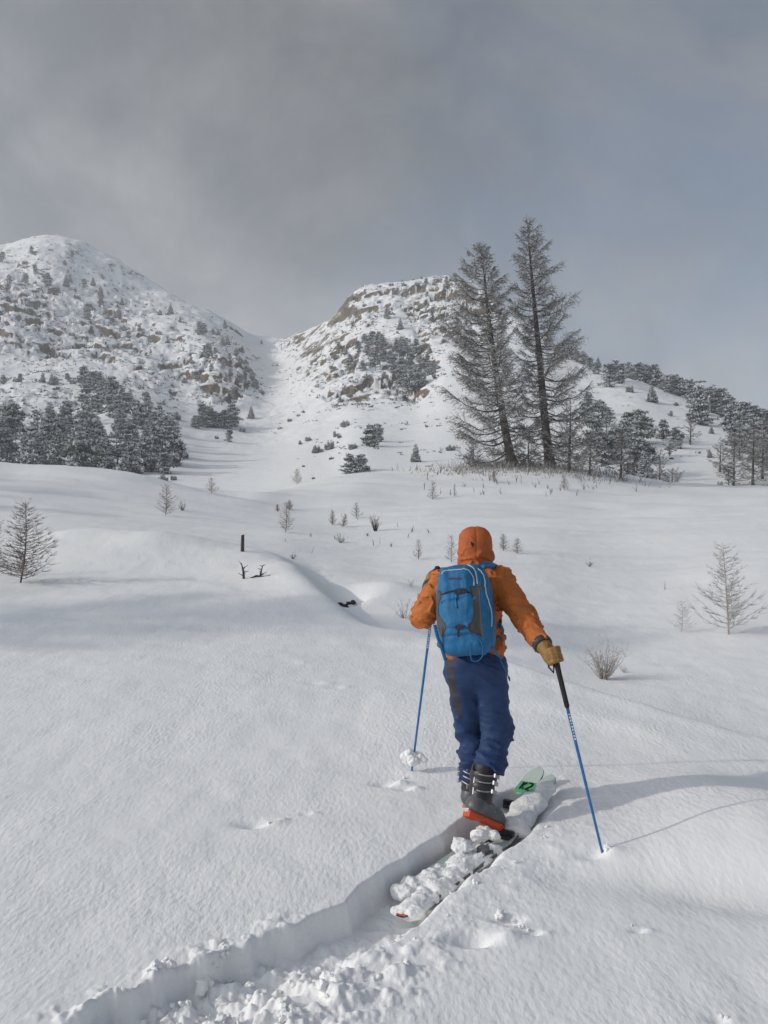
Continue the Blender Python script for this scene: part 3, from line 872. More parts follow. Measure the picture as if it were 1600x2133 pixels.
for (x, y, h, k) in ((54,590,24,'broad'),(72,572,22,'broad'),(91,597,40,'tall'),(100,600,28,'broad'),(138,597,27,'cone'),(146,590,18,'cone'),(175,604,22,'broad'),(194,597,20,'cone'),(210,618,24,'cone'),
    (182,667,27,'broad'),(248,664,24,'cone'),(313,723,24,'tall'),(269,709,16,'broad'),(66,530,16,'broad'),(150,540,14,'broad'),(135,553,12,'broad'),(5,548,24,'broad'),(52,550,12,'shrub'),(20,600,18,'broad'),
    (160,625,14,'shrub'),(150,700,12,'shrub'),(60,640,14,'shrub'),(210,640,20,'broad'),(225,665,14,'cone'),(290,690,14,'broad'),(330,700,12,'shrub'),(350,715,10,'shrub'),(240,730,14,'shrub'),(258,690,12,'broad')):
    ROW.append(pine(x, y, h, k, 'small snow-dusted pine clinging to the crags of the left mountain', LM, parts=False)); HTS.append(h)
in_order(ROW, 'on the crags of the left mountain', HTS)
for (x, y, h, k, lab) in ((254,636,17,'cone','lone little pine on the upper snow ramp of the left mountain'),(355,657,24,'cone','larger dark pine standing alone near the ridge of the left mountain'),
    (334,657,13,'shrub','low shrub just left of the lone dark pine near the ridge'),(375,672,12,'cone','thin little pine right of the dark pine near the ridge'),(469,687,17,'broad','rounded pine on the skyline above the left knoll'),
    (387,951,11,'shrub','tiny dark shrub on open snow right of the left wood'),(523,873,27,'cone','lone cone-shaped pine at the edge of the snow gully'),(478,922,29,'broad','rounded pine in front of the pine group left of the gully'),
    (504,901,14,'shrub','small shrub right of the pine group left of the gully'),(451,915,10,'shrub','low shrub left of the rounded pine by the gully'),(545,718,10,'cone','tiny pine on the skyline at the saddle')):
    pine(x, y, h, k, lab, LM)
ROW, HTS = [], []
for (x, y, h, k) in ((7,800,22,'broad'),(42,795,18,'broad'),(35,796,15,'shrub'),(89,797,24,'cone'),(108,802,26,'cone'),(116,802,20,'broad'),(140,797,20,'broad'),(120,812,11,'shrub'),(152,800,14,'shrub')):
    ROW.append(pine(x, y, h, k, 'pine standing on the snow ledge under the left crags', 'pines on the snow ledge', parts=False)); HTS.append(h)
in_order(ROW, 'on the snow ledge under the left crags', HTS)
ROW, HTS = [], []
for (x, y, h, k) in ((175,806,42,'broad'),(188,812,46,'broad'),(203,818,48,'broad'),(216,828,46,'tall'),(232,838,52,'broad'),(180,845,44,'broad'),(205,860,50,'broad'),(228,870,52,'broad'),(255,835,32,'cone'),(271,842,30,'cone'),(262,862,44,'broad'),(285,868,40,'broad'),(304,846,32,'broad'),(308,872,38,'broad'),(248,882,48,'broad'),(326,900,34,'broad'),(360,902,26,'tall'),(367,874,20,'shrub'),(352,880,14,'shrub')):
    ROW.append(pine(x, y, h, k, 'snowy pine in the strip climbing from the left wood', 'pines climbing above the left wood', wide=1.15)); HTS.append(h)
in_order(ROW, 'in the strip above the left wood', HTS)
ROW, HTS = [], []
for (x, y, h, k) in ((423,888,48,'broad'),(434,891,44,'broad'),(445,891,40,'broad'),(456,892,34,'broad'),(469,891,38,'broad'),(486,889,48,'broad'),(478,893,34,'broad'),(408,891,30,'broad'),(414,893,26,'broad')):
    ROW.append(pine(x, y, h, k, 'pine of the tight group left of the snow gully', 'pine group left of the gully', wide=1.1)); HTS.append(h)
in_order(ROW, 'in the tight group beside the gully', HTS)
KN = [(416,699,28,'broad'),(424,697,24,'broad'),(434,748,32,'broad'),(428,735,20,'broad'),(464,720,22,'cone'),(474,720,22,'cone'),(462,845,32,'tall'),(485,838,24,'cone'),(443,700,14,'broad'),(455,699,12,'shrub'),
      (440,775,16,'broad'),(465,770,18,'broad'),(480,785,18,'broad'),(500,765,18,'broad'),(512,780,18,'broad'),(525,795,18,'broad'),(536,812,18,'broad'),(505,735,16,'cone'),(492,745,18,'broad'),(478,750,14,'broad'),(515,805,14,'shrub'),
      (400,760,12,'shrub'),(410,790,14,'shrub'),(385,800,12,'shrub'),(500,800,18,'broad'),(528,815,16,'broad'),(545,820,12,'shrub'),(420,775,12,'shrub'),(455,800,14,'shrub'),(448,740,16,'broad'),(470,800,14,'broad'),(490,815,14,'shrub')]
ROW, HTS = [], []
for (x, y, h, k) in KN:
    ROW.append(pine(x, y, h, k, 'small pine among the rocks of the left knoll', 'pines on the left knoll', parts=h > 25)); HTS.append(h)
in_order(ROW, 'on the rocky left knoll', HTS)
CT = [(760,613,11,'broad'),(815,599,10,'shrub'),(841,599,11,'shrub'),(888,594,14,'broad'),(947,591,20,'broad'),(930,590,14,'broad'),(808,666,26,'broad'),(834,688,26,'cone'),(870,612,12,'shrub'),(845,622,14,'broad'),(825,620,14,'shrub'),(890,618,12,'broad'),(925,620,12,'cone'),
      (760,640,10,'shrub'),(790,632,10,'shrub'),(905,600,10,'shrub'),(700,672,10,'shrub'),(735,625,8,'shrub'),(965,625,16,'broad'),(985,632,18,'broad'),(1005,640,18,'broad'),(1030,650,20,'broad'),(1055,665,20,'broad'),(900,655,12,'shrub'),(925,645,12,'shrub'),(950,680,16,'broad')]
ROW, HTS = [], []
for (x, y, h, k) in CT:
    ROW.append(pine(x, y, h, k, 'small dark pine on the top of the rocky centre hill', 'pines on top of the centre hill', parts=False)); HTS.append(h)
in_order(ROW, 'on top of the centre hill', HTS)
CM = [(760,716,24,'broad'),(776,722,32,'broad'),(796,727,30,'broad'),(730,771,32,'broad'),(779,765,37,'broad'),(798,754,32,'broad'),(848,743,44,'tall'),(838,740,36,'broad'),(867,738,30,'broad'),(895,738,20,'cone'),(825,727,20,'broad'),(856,771,37,'broad'),(875,771,30,'broad'),(820,787,42,'broad'),
      (837,809,47,'broad'),(862,826,52,'broad'),(848,820,40,'broad'),(895,782,32,'broad'),(881,804,30,'broad'),(905,790,20,'broad'),(826,837,20,'tall'),(745,745,26,'broad'),(765,740,26,'broad'),(812,760,26,'broad'),(785,735,26,'broad'),(720,740,16,'broad'),(705,735,16,'broad'),(700,750,16,'shrub'),(755,775,22,'broad'),(890,760,20,'broad'),(908,770,16,'shrub'),(800,790,16,'shrub'),(770,790,14,'shrub'),(690,775,10,'shrub'),(835,775,30,'broad'),(870,790,26,'broad')]
ROW, HTS = [], []
for (x, y, h, k) in CM:
    ROW.append(pine(x, y, h, k, 'snowy pine in the wooded middle of the centre hill', 'pines on the face of the centre hill', wide=1.1)); HTS.append(h)
in_order(ROW, 'on the wooded face of the centre hill', HTS)
for (x, y, h, k, w, lab) in ((708,840,15,'shrub',1,'small shrub at the lower left foot of the centre crags'),(730,831,13,'shrub',1,'small shrub under the brown rock block of the centre hill'),
    (719,889,20,'shrub',1.0,'wide low pine shrub alone on snow below the centre crags'),(771,930,46,'broad',1.25,'left and bushier pine of the pair on the open snow slope'),(789,920,44,'broad',0.9,'right pine of the pair on the open snow slope'),
    (697,911,16,'shrub',0.8,'left shrub of the small pair above the shrub cluster'),(707,913,12,'shrub',0.8,'right shrub of the small pair above the shrub cluster'),(688,936,28,'shrub',0.8,'tallest shrub of the cluster on the open slope'),
    (662,944,24,'shrub',1.0,'rounded shrub left in the cluster on the open slope'),(642,919,14,'shrub',1.1,'flat shrub up left of the cluster'),(625,927,11,'shrub',1.0,'lowest left shrub beside the flat shrub'),(735,936,22,'shrub',0.8,'pointed shrub between the cluster and the pine pair'),
    (691,957,8,'shrub',1.4,'tiny flat shrub below the shrub cluster'),(727,987,42,'broad',1.2,'big rounded pine shrub on the crest, left half of the clump'),(752,984,44,'broad',1.2,'big rounded pine shrub on the crest, taller right half of the clump'),
    (866,963,40,'cone',1.0,'lone cone-shaped young pine left of the tall larches'),(895,983,25,'shrub',0.75,'round dark shrub on the crest left of the tall larches'),(939,939,17,'shrub',1.2,'dark shrub peeping out left of the tall larch branches'),
    (603,880,11,'shrub',0.9,'left shrub of the short row in the gully'),(622,870,8,'shrub',0.9,'middle shrub of the short row in the gully'),(632,863,7,'shrub',1.0,'right shrub of the short row in the gully'),(632,973,7,'shrub',1.0,'tiny dark shrub low in the gully'),(653,998,7,'shrub',1.0,'tiny shrub near the crest below the gully')):
    pine(x, y, h, k, lab, 'shrubs and young pines on the open slope', wide=w)
for n_, (x, y, h) in enumerate(((1235,930,70),(1255,965,80),(1285,960,75),(1322,990,80),(1225,870,50),(1300,935,60),(1350,965,50),(1552,945,60),(1580,960,66),(1598,975,70),(1530,930,52),(1568,920,56))):
    pine(x, y, h, 'broad', ('%s pine from the left in the loose wood on the lower right slope' % ordinal(n_ + 1)), 'loose wood on the lower right slope', wide=1.15)
RS = [(1269,807,55,'broad'),(1282,794,46,'broad'),(1290,800,44,'broad'),(1246,752,22,'cone'),(1214,760,30,'broad'),(1228,770,28,'broad'),(1200,755,26,'broad'),(1240,780,26,'broad'),(1309,780,32,'broad'),(1320,790,36,'broad'),(1332,794,42,'broad'),(1345,796,40,'broad'),(1361,804,46,'broad'),(1369,803,38,'broad'),
      (1387,807,40,'broad'),(1385,817,32,'broad'),(1396,812,38,'broad'),(1406,823,42,'broad'),(1416,820,38,'broad'),(1426,824,42,'broad'),(1436,830,46,'broad'),(1448,849,62,'tall'),(1455,862,60,'broad'),(1461,886,56,'broad'),(1470,850,50,'broad'),(1482,860,60,'tall'),(1492,862,50,'broad'),(1505,865,56,'broad'),
      (1513,872,52,'broad'),(1529,878,52,'broad'),(1545,884,52,'broad'),(1558,886,48,'broad'),(1574,890,46,'broad'),(1589,894,44,'broad'),(1604,898,44,'broad'),(1520,900,44,'broad'),(1540,905,44,'broad'),(1580,915,44,'broad'),(1560,905,44,'broad'),(1600,925,46,'broad'),(1448,880,40,'broad')]
ROW, HTS = [], []
for (x, y, h, k) in RS:
    ROW.append(pine(x, y, h, k, 'pine in the row along the right ridge skyline', 'pines along the right ridge', wide=1.15)); HTS.append(h)
in_order(ROW, 'in the row along the right ridge', HTS)
for (x, y, h, k, w, lab) in ((1312,817,24,'shrub',0.8,'wide shrub just below the ridge pines'),(1358,838,36,'cone',1.25,'lone cone-shaped pine on snow below the right ridge'),(1248,891,58,'broad',1.2,'rounded pine right beside the larch branches'),(1270,886,40,'tall',1.1,'lopsided pine right of the rounded pine near the larches'),
    (1311,912,58,'broad',1.3,'broad bushy pine behind the grey larch on the right slope'),(1336,926,74,'broad',1.2,'tallest bushy pine behind the grey larch on the right slope'),(1330,965,55,'broad',1.1,'dark pine low behind the grey larch'),(1382,915,42,'broad',1.0,'left pine of the staggered four on the right slope'),(1406,920,36,'broad',1.1,'second pine of the staggered four on the right slope'),
    (1417,936,36,'broad',1.2,'right pine of the staggered four on the right slope'),(1395,951,40,'tall',1.2,'lowest pine of the staggered four on the right slope'),(1478,954,19,'cone',1.0,'tiny cone-shaped pine alone on the right snow slope'),(1482,904,17,'cone',1.2,'small dark pine under the right ridge trees'),
    (1408,846,11,'shrub',1,'upper small shrub on the bright right slope'),(1398,867,14,'shrub',1,'lower small shrub on the bright right slope'),(1343,1008,66,'cone',1.2,'cone-shaped snowy pine on the crest right of the grey larch'),(1361,1014,28,'broad',1.2,'small dark pine on the crest beside the cone-shaped pine'),
    (1518,1014,50,'tall',1.2,'thin pine on the crest left of the right-edge larch'),(1500,1018,24,'shrub',0.7,'grey shrub on the crest near the right edge')):
    pine(x, y, h, k, lab, 'pines on the right slope', wide=w)

# low scrub and stones poking through the snow of the crags (nobody could count them): one mass
r = np.random.RandomState(21)
wide = np.maximum(rock_zone, 0.45 * np.maximum(zone([(-60, 540), (100, 505), (200, 540), (330, 620), (460, 680), (560, 820), (380, 850), (-60, 800)], 20), zone([(690, 660), (760, 600), (960, 578), (1060, 650), (1080, 720), (930, 800), (860, 850), (690, 850), (600, 780)], 20)))
wide = np.maximum(wide, 0.06 * ((MPX > 560) & (MPY < 960)))
wide *= np.clip(0.35 + 1.6 * fbm(MXY / 12.0 + 8, 3).reshape(MX.shape) + 0.3, 0, 1.3)
crest = np.argmin(np.where(MY < 600, MPY, 1e9), 0)
cand = np.argwhere((wide > 0.05) & (MPX > -40) & (MPX < 1640) & (np.arange(len(mrows))[:, None] <= crest[None, :] + 1))
wgt = wide[cand[:, 0], cand[:, 1]]
cand = cand[r.choice(len(cand), 5600, replace=False, p=wgt / wgt.sum())]
vs, fs, ms = [], [], []; b0 = 0
for (i, j) in cand:
    c = np.array([MX[i, j], MY[i, j], mz[i, j]])
    s = r.uniform(0.22, 0.62) * (1.9 if r.rand() < 0.12 else 1.0) * (MY[i, j] / 300) ** 0.5
    n = 11
    u = r.normal(size=(n, 3)); u /= np.linalg.norm(u, axis=1)[:, None]; u[:, 2] = np.abs(u[:, 2]) * 0.8
    P0 = c + u * s * r.rand(n)[:, None] * np.array([1.4, 1.0, 0.9])
    d1 = u + r.normal(size=(n, 3)) * 0.5; d1 /= np.linalg.norm(d1, axis=1)[:, None]
    d2 = np.cross(d1, r.normal(size=(n, 3))); d2 /= np.linalg.norm(d2, axis=1)[:, None]
    q = s * r.uniform(0.35, 0.7, n)[:, None]
    vs.append(np.stack([P0 - d2*q*0.5, P0 + d1*q, P0 + d2*q*0.5, P0 - d1*q*0.5], 1).reshape(-1, 3))
    fs.append(np.arange(n*4).reshape(n, 4) + b0); b0 += n * 4
    ms.append((r.rand(n) < 0.22 + 0.3 * (u[:, 2] > 0.55)).astype(int))
o = link('mountain_scrub', make_mesh('mountain_scrub', np.concatenate(vs), np.concatenate(fs), [M_NEEDLE, M_NSNOW], np.concatenate(ms), False))
props(o, 'low snow-dusted scrub poking through the snow of the crags', 'scrub', kind='stuff')

# ------------------------------------------------------------------ bare larches
def larch(name, base, axis_pts, H, Rad, nbr, seed, label, group, twig_w=0.035, dens=1.0, rime=0.22, trunk_r=0.3, low=0.04, mats=None, side_bias=0.0, sub=4, cat='tree', droop=1.0):
    """axis_pts: trunk line as (height fraction, dx, dy) in metres; Rad(h) crown radius in metres"""
    r = np.random.RandomState(seed)
    bark, tw, tws = mats or (M_BARK, M_TWIG, M_TWIGSNOW)
    e = empty(name, base)
    hs = [a[0] for a in axis_pts]
    axp = lambda h: np.array([np.interp(h, hs, [a[1] for a in axis_pts]), np.interp(h, hs, [a[2] for a in axis_pts]), h * H])
    t = MB()
    hh = np.linspace(-0.03, 1.0, 22)
    t.tube([axp(h) * np.array([1, 1, 1]) + (0, 0, 0) if h >= 0 else np.array([0, 0, h * H]) for h in hh], [trunk_r * ((1 - max(h, 0)) ** 0.85 * 0.97 + 0.03) * (1.25 if h < 0.02 else 1) for h in hh], 8)
    link('trunk', t.mesh('trunk', bark), e)
    lb, RB = MB(), []
    for k in range(nbr):
        h = low + (0.985 - low) * ((k + r.rand()) / nbr) ** 0.92
        R = Rad(h) * (r.uniform(0.45, 1.2) if r.rand() > 0.12 else r.uniform(0.2, 0.45))
        R *= 0.72 + 0.42 * math.sin(h * 31 + seed + k * 2.399) ** 2
        a = k * 2.399 + r.normal() * 0.4
        dirx = np.array([math.cos(a), math.sin(a), 0])
        if side_bias and dirx[0] * side_bias < 0: R *= 0.62
        p0 = axp(h)
        rise = (0.75 * (h - 0.45) if h > 0.45 else 1.0 * droop * (h - 0.45)) * 0.9 + r.normal() * 0.10
        pts = []
        for q in np.linspace(0, 1, 7):
            z = R * (rise * q + (0.22 + 0.15 * droop) * q * q * (1 if h < 0.6 else 0.6) - 0.10 * math.sin(q * 3.1))
            p = p0 + dirx * R * q + np.array([0, 0, z]) + r.normal(size=3) * 0.02 * R * q
            pts.append(p)
        br = trunk_r * (0.06 + 0.17 * (R / max(Rad(0.2), 1e-6))) * (1 - 0.4 * h)
        lb.tube(pts, [br * (1 - 0.88 * q) for q in np.linspace(0, 1, 7)], 4, cap=False)
        pts = np.array(pts)
        nt_ = int((8 + 9 * R / max(Rad(0.2), 1e-6) * 2.2) * dens)
        m = np.arange(nt_)
        q = 0.12 + 0.88 * np.sqrt((m + r.rand(nt_)) / nt_)
        x = q * 6; i = np.minimum(x.astype(int), 5); p = pts[i] + (pts[i+1] - pts[i]) * (x - i)[:, None]
        perp = np.array([-dirx[1], dirx[0], 0])[None] * np.where(m % 2, -1, 1)[:, None]
        Lt = (R * (0.32 - 0.16 * q) * r.uniform(0.5, 1.2, nt_) + 0.02 * H * r.rand(nt_))[:, None]
        dv = dirx * 0.65 + perp * r.uniform(0.2, 0.9, (nt_, 1)); dv[:, 2] += r.normal(size=nt_) * 0.38 - 0.10
        dv /= np.linalg.norm(dv, axis=1)[:, None]
        e1 = p + dv * Lt * 0.5; e2 = e1 + (dv + np.array([0, 0, 0.25]) + r.normal(size=(nt_, 3)) * 0.15) * Lt * 0.5
        nr = r.normal(size=(nt_, 3)); mi = (r.rand(nt_) < rime).astype(int)
        RB.append((p, e1, twig_w, nr, mi)); RB.append((e1, e2, twig_w * 0.75, nr, mi))
        for _ in range(sub):
            f_ = r.uniform(0.15, 1.0, (nt_, 1))
            s0 = np.where(f_ < 0.5, p + (e1 - p) * 2 * f_, e1 + (e2 - e1) * (2 * f_ - 1))
            dd = dv * 0.6 + r.normal(size=(nt_, 3)) * 0.55; dd /= np.linalg.norm(dd, axis=1)[:, None]
            RB.append((s0, s0 + dd * Lt * r.uniform(0.18, 0.42, (nt_, 1)), twig_w * 0.6, r.normal(size=(nt_, 3)), (r.rand(nt_) < rime).astype(int)))
    VV, MM = [], []
    for A_, B_, w_, n_, mi_ in RB:
        x = np.cross(B_ - A_, n_); x = x / (np.linalg.norm(x, axis=1)[:, None] + 1e-9) * w_ * 0.5
        VV.append(np.stack([A_ - x, A_ + x, B_ + x * 0.4, B_ - x * 0.4], 1).reshape(-1, 3)); MM.append(mi_)
    VV = np.concatenate(VV); MM = np.concatenate(MM)
    props(link('limbs', lb.mesh('limbs', bark), e), kind='stuff')
    props(link('twigs', make_mesh('twigs', VV, np.arange(len(VV)).reshape(-1, 4), [tw, tws], MM, False), e), kind='stuff')
    props(e, label, cat, group)
    return e

def crown_profile(pts):
    hs = [p[0] for p in pts]; rs = [p[1] for p in pts]
    return lambda h: float(np.interp(h, hs, rs))
m84 = 84.0 / F
b1 = on_field(1068, 972, 60, 90)
TALL = [(larch('tall_larch', b1, [(0, 0, 0), (0.15, -0.55, 0), (0.4, -1.25, 0), (0.7, -1.95, 0), (1, -2.45, 0)], 465 * b1[1] / F,
      crown_profile([(0, 3.0), (0.1, 3.9), (0.25, 4.3), (0.35, 4.3), (0.5, 3.7), (0.7, 3.0), (0.85, 2.0), (0.95, 1.0), (1, 0.25)]), 190, 3,
      'left and shorter of the two tall bare larches on the crest', 'two tall larches on the crest', twig_w=0.05, dens=2.3, trunk_r=0.36, side_bias=-1, rime=0.3), 465 * b1[1] / F)]
b2 = on_field(1146, 975, 60, 90)
TALL.append((larch('tall_larch', b2, [(0, 0, 0), (0.2, -0.45, 0), (0.45, -0.85, 0), (0.7, -1.35, 0), (1, -1.85, 0)], 516 * b2[1] / F,
      crown_profile([(0, 4.0), (0.1, 4.2), (0.2, 4.0), (0.4, 3.7), (0.55, 3.3), (0.7, 2.8), (0.8, 2.2), (0.9, 1.4), (0.97, 0.7), (1, 0.2)]), 200, 8,
      'right and taller of the two tall bare larches on the crest', 'two tall larches on the crest', twig_w=0.05, dens=2.2, trunk_r=0.38, rime=0.3, side_bias=1), 516 * b2[1] / F))
for (px, py, hp, wd, seed, lab) in ((1185, 985, 150, 0.42, 11, 'dense grey larch thicket leaning against the taller larch'), (1228, 992, 95, 0.5, 12, 'small grey larch between the thicket and the right pines'),
        (1293, 1004, 112, 0.42, 13, 'grey bare larch on the crest right of the tall larches'), (1100, 975, 70, 0.5, 27, 'small grey larch between the trunks of the tall larches'), (985, 972, 60, 0.5, 28, 'low grey larch under the left larch branches')):
    p = on_field(px, py, 60, 90)
    H = hp / F * p[1]
    larch('grey_larch', p, [(0, 0, 0), (1, 0.03 * H, 0)], H, crown_profile([(0, 0.6 * wd * H), (0.3, wd * H), (0.6, 0.7 * wd * H), (1, 0.08 * H)]), 60, seed, lab, 'grey larches on the crest', twig_w=0.045, trunk_r=0.018 * H + 0.03, rime=0.3, dens=0.9)
for (px, py, hp, wd, seed, d, lab) in ((1374, 1000, 66, 0.28, 14, 100, 'slim grey larch behind the crest right of the cone-shaped pine'), (1438, 928, 62, 0.3, 15, None, 'slim grey larch on the right slope under the ridge pines'),
        (1568, 1014, 135, 0.42, 16, 98, 'large grey larch near the right edge of the picture'), (1606, 1010, 115, 0.4, 17, 102, 'grey larch cut by the right edge of the picture'), (1540, 960, 80, 0.4, 18, None, 'grey larch behind the right-edge larches'), (1400, 1018, 42, 0.75, 19, 97, 'round grey bush on the crest'),
        (1528, 1012, 105, 0.42, 41, 101, 'grey larch left of the large right-edge larch'), (1588, 1000, 120, 0.36, 42, 106, 'grey larch standing between the two right-edge larches'), (1262, 960, 95, 0.42, 43, None, 'grey larch on the slope right of the tall larches'), (1312, 985, 85, 0.42, 44, 99, 'grey larch close behind the crest larch'), (1500, 985, 70, 0.4, 45, None, 'small grey larch on the right slope before the ridge wood')):
    p = on_mtn(px, py) if d is None else on_mtn(px, py, d - 4, d + 6)
    H = hp / F * p[1]
    larch('grey_larch', p, [(0, 0, 0), (1, 0.02 * H, 0)], H, crown_profile([(0, 0.6 * wd * H), (0.35, wd * H), (0.7, 0.6 * wd * H), (1, 0.08 * H)]), 55, seed, lab, 'grey larches behind the crest', twig_w=0.05, trunk_r=0.018 * H + 0.03, rime=0.3, dens=0.9)

# dry grass and twigs fringing the crest under the larches
r = np.random.RandomState(33)
g = MB()
for _ in range(520):
    px = r.normal(1090, 95) if r.rand() < 0.8 else r.uniform(930, 1300)
    yb = np.interp(px, [880, 1000, 1110, 1250, 1400], [980, 972, 970, 986, 1014])
    py = yb + abs(r.normal()) * 9
    p = on_field(px, py, 45, 90)
    p[2] -= 0.02
    for _k in range(5):
        L_ = r.uniform(0.12, 0.6) * (1.15 if py < yb + 6 else 0.6)
        dv = np.array([r.normal() * 0.4, r.normal() * 0.4, 1.0])
        q = p + np.array([r.normal() * 0.3, r.normal() * 0.3, 0])
        g.ribbon(q, q + dv * L_, 0.045, r.normal(size=3) + np.array([0, 2, 0]), int(r.rand() < 0.5))
o = link('dry_grass_fringe', g.mesh('dry_grass_fringe', [M_GRASS, M_TWIGSNOW], False))
props(o, 'dry brown grass and twigs fringing the crest below the larches', 'grass', kind='stuff')

# ------------------------------------------------------------------ saplings and dry bushes in the snow field
def sapling(px, py, hpx, label, seed, wd=0.36, mats=None, nbr=None, up=0.5, frost=0.12, dmin=8, group='larch saplings in the snow field', name='larch_sapling', lean=0.0, twig=1.0):
    r = np.random.RandomState(seed)
    p = on_field(px, py, dmin, 90)
    H = hpx / F * p[1]
    bark, tw, tws = mats or (M_SAPBARK, M_SAPTWIG, M_TWIGSNOW)
    e = empty(name, (p[0], p[1], p[2]))
    px1 = p[1] / F * 2.08                                   # a picture element at that distance
    t = MB()
    cur = r.normal() * 0.02 * H
    axp = lambda h: np.array([lean * h * H + cur * math.sin(h * 3.1), 0.3 * cur * math.sin(h * 5), h * H])
    tr = max(0.011 * H, 0.33 * px1)
    t.tube([axp(h) for h in np.linspace(-0.05, 1, 12)], [tr * (1 - 0.85 * max(h, 0)) for h in np.linspace(-0.05, 1, 12)], 6)
    link('trunk', t.mesh('trunk', bark), e)
    b = MB()
    nbr = int((nbr or 34) * 1.3)
    for k in range(nbr):
        h = 0.05 + 0.9 * (k + r.rand()) / nbr
        R = wd * H * (1 - 0.80 * h) * r.uniform(0.6, 1.2)
        a = k * 2.399 + r.normal() * 0.5
        dx = np.array([math.cos(a), math.sin(a), 0]); p0 = axp(h)
        pts = [p0 + dx * R * q + np.array([0, 0, R * (0.05 * q + up * q * q)]) + r.normal(size=3) * 0.015 * H * q for q in np.linspace(0, 1, 6)]
        b0r = max(0.0042 * H * (1.1 - 0.6 * h), 0.16 * px1)
        b.tube(pts, [b0r * (1 - 0.6 * q) for q in np.linspace(0, 1, 6)], 4, int(r.rand() < frost), cap=False)
        for m in range(int(9 * twig)):
            i = r.randint(1, 5); s = pts[i]
            dv = dx * 0.6 + np.array([-dx[1], dx[0], 0]) * r.choice([-1, 1]) * r.uniform(0.3, 0.9) + np.array([0, 0, r.uniform(-0.1, 0.6)]); dv /= np.linalg.norm(dv)
            L_ = R * r.uniform(0.15, 0.38)
            md = s + dv * L_ * 0.55
            b.tube([s, md, md + (dv + np.array([0, 0, 0.35])) * L_ * 0.45], [b0r * 0.55, b0r * 0.45, b0r * 0.25], 3, int(r.rand() < frost * 1.5), cap=False)
    props(link('branches', b.mesh('branches', [tw, tws]), e), kind='stuff')
    props(e, label, 'sapling', group)
    return e

def twig_bush(px, py, hpx, label, seed, spread=0.7, n=22, mats=None, frost=0.2, dmin=8, name='dry_bush', group='dry bushes in the snow field'):
    r = np.random.RandomState(seed)
    p = on_field(px, py, dmin, 90)
    H = hpx / F * p[1]
    px1 = p[1] / F * 2.08
    tw, tws = mats or (M_PALETWIG, M_TWIGSNOW)
    e = empty(name, (p[0], p[1], p[2]))
    st, tb = MB(), MB()
    for k in range(n):
        a = r.rand() * 6.28; lean_ = spread * r.rand() ** 0.7
        L_ = H * r.uniform(0.5, 1.05) * (1 - 0.25 * lean_)
        d = np.array([math.cos(a) * lean_, math.sin(a) * lean_, 1.0]); d /= np.linalg.norm(d)
        q0 = np.array([math.cos(a), math.sin(a), 0]) * 0.07 * H * r.rand()
        pts = [q0 + np.array([0, 0, -0.04 * H])]
        dd = d.copy()
        for s in range(5):
            dd = dd + r.normal(size=3) * 0.13 + np.array([0, 0, 0.05]); dd /= np.linalg.norm(dd)
            pts.append(pts[-1] + dd * L_ / 5)
        rad = max(0.009 * H, 0.2 * px1)
        st.tube(pts, [rad * (1 - 0.14 * i) for i in range(6)], 4, int(r.rand() < frost), cap=False)
        for m in range(5):
            i = r.randint(1, 6); s = pts[i]
            dv = dd * 0.5 + r.normal(size=3) * 0.5 + np.array([0, 0, 0.25]); dv /= np.linalg.norm(dv)
            tb.tube([s, s + dv * L_ * r.uniform(0.1, 0.3)], [rad * 0.6, rad * 0.3], 3, int(r.rand() < frost * 1.6), cap=False)
    props(link('stems', st.mesh('stems', [tw, tws]), e), kind='stuff')
    props(link('twigs', tb.mesh('twigs', [tw, tws]), e), kind='stuff')
    props(e, label, 'bush', group)
    return e

DARK = (M_DARKWOOD, M_SAPTWIG, M_TWIGSNOW)
PALE = (M_PALETWIG, M_PALETWIG, M_TWIGSNOW)
sapling(43, 1215, 172, 'large bare larch sapling at the left edge of the snow field', 1, wd=0.48, nbr=74, up=0.35, twig=2.0, frost=0.06, lean=0.06)
sapling(-3, 1200, 120, 'second bare sapling half cut by the left edge', 2, wd=0.32, nbr=34, up=0.45)
sapling(345, 1074, 66, 'bushy sapling on the far left snow slope', 3, wd=0.5, nbr=46, up=0.45)
twig_bush(380, 1064, 25, 'little reddish bush right of the bushy sapling', 4, 0.9, 22, (M_SAPTWIG, M_TWIGSNOW))
sapling(440, 1029, 34, 'pale sapling on the crest behind the bushy sapling', 5, wd=0.5, mats=PALE, dmin=30)
sapling(619, 1008, 33, 'pale round sapling on the crest at the foot of the gully', 6, wd=0.5, mats=PALE, dmin=40)
sapling(595, 1110, 64, 'dense dark sapling above the stream gully', 7, wd=0.34, nbr=46, mats=DARK)
sapling(603, 1066, 22, 'tiny sapling just behind the dense dark sapling', 8, wd=0.5)
sapling(578, 1066, 15, 'tiny twig left behind the dense dark sapling', 9, wd=0.5)
sapling(692, 1094, 32, 'left dark sapling of a leaning pair', 10, wd=0.34, nbr=44, mats=DARK)
sapling(714, 1098, 28, 'right dark sapling of a leaning pair', 11, wd=0.4, nbr=44, mats=DARK, lean=0.2)
sapling(742, 1080, 33, 'open twiggy sapling behind the leaning pair', 12, wd=0.5, nbr=26)
twig_bush(782, 1107, 36, 'dense dark bush right of the leaning pair', 13, 0.5, 40, (M_DARKWOOD, M_TWIGSNOW))
twig_bush(710, 1132, 26, 'spreading twig bush below the leaning pair', 14, 1.0, 18, (M_SAPTWIG, M_TWIGSNOW))
twig_bush(858, 1109, 16, 'tiny twig tuft left of the hood of the skier', 15, 1.0, 9, (M_SAPTWIG, M_TWIGSNOW))
twig_bush(766, 1119, 10, 'tiny twig tuft below the dense dark bush', 16, 1.2, 9, (M_SAPTWIG, M_TWIGSNOW))
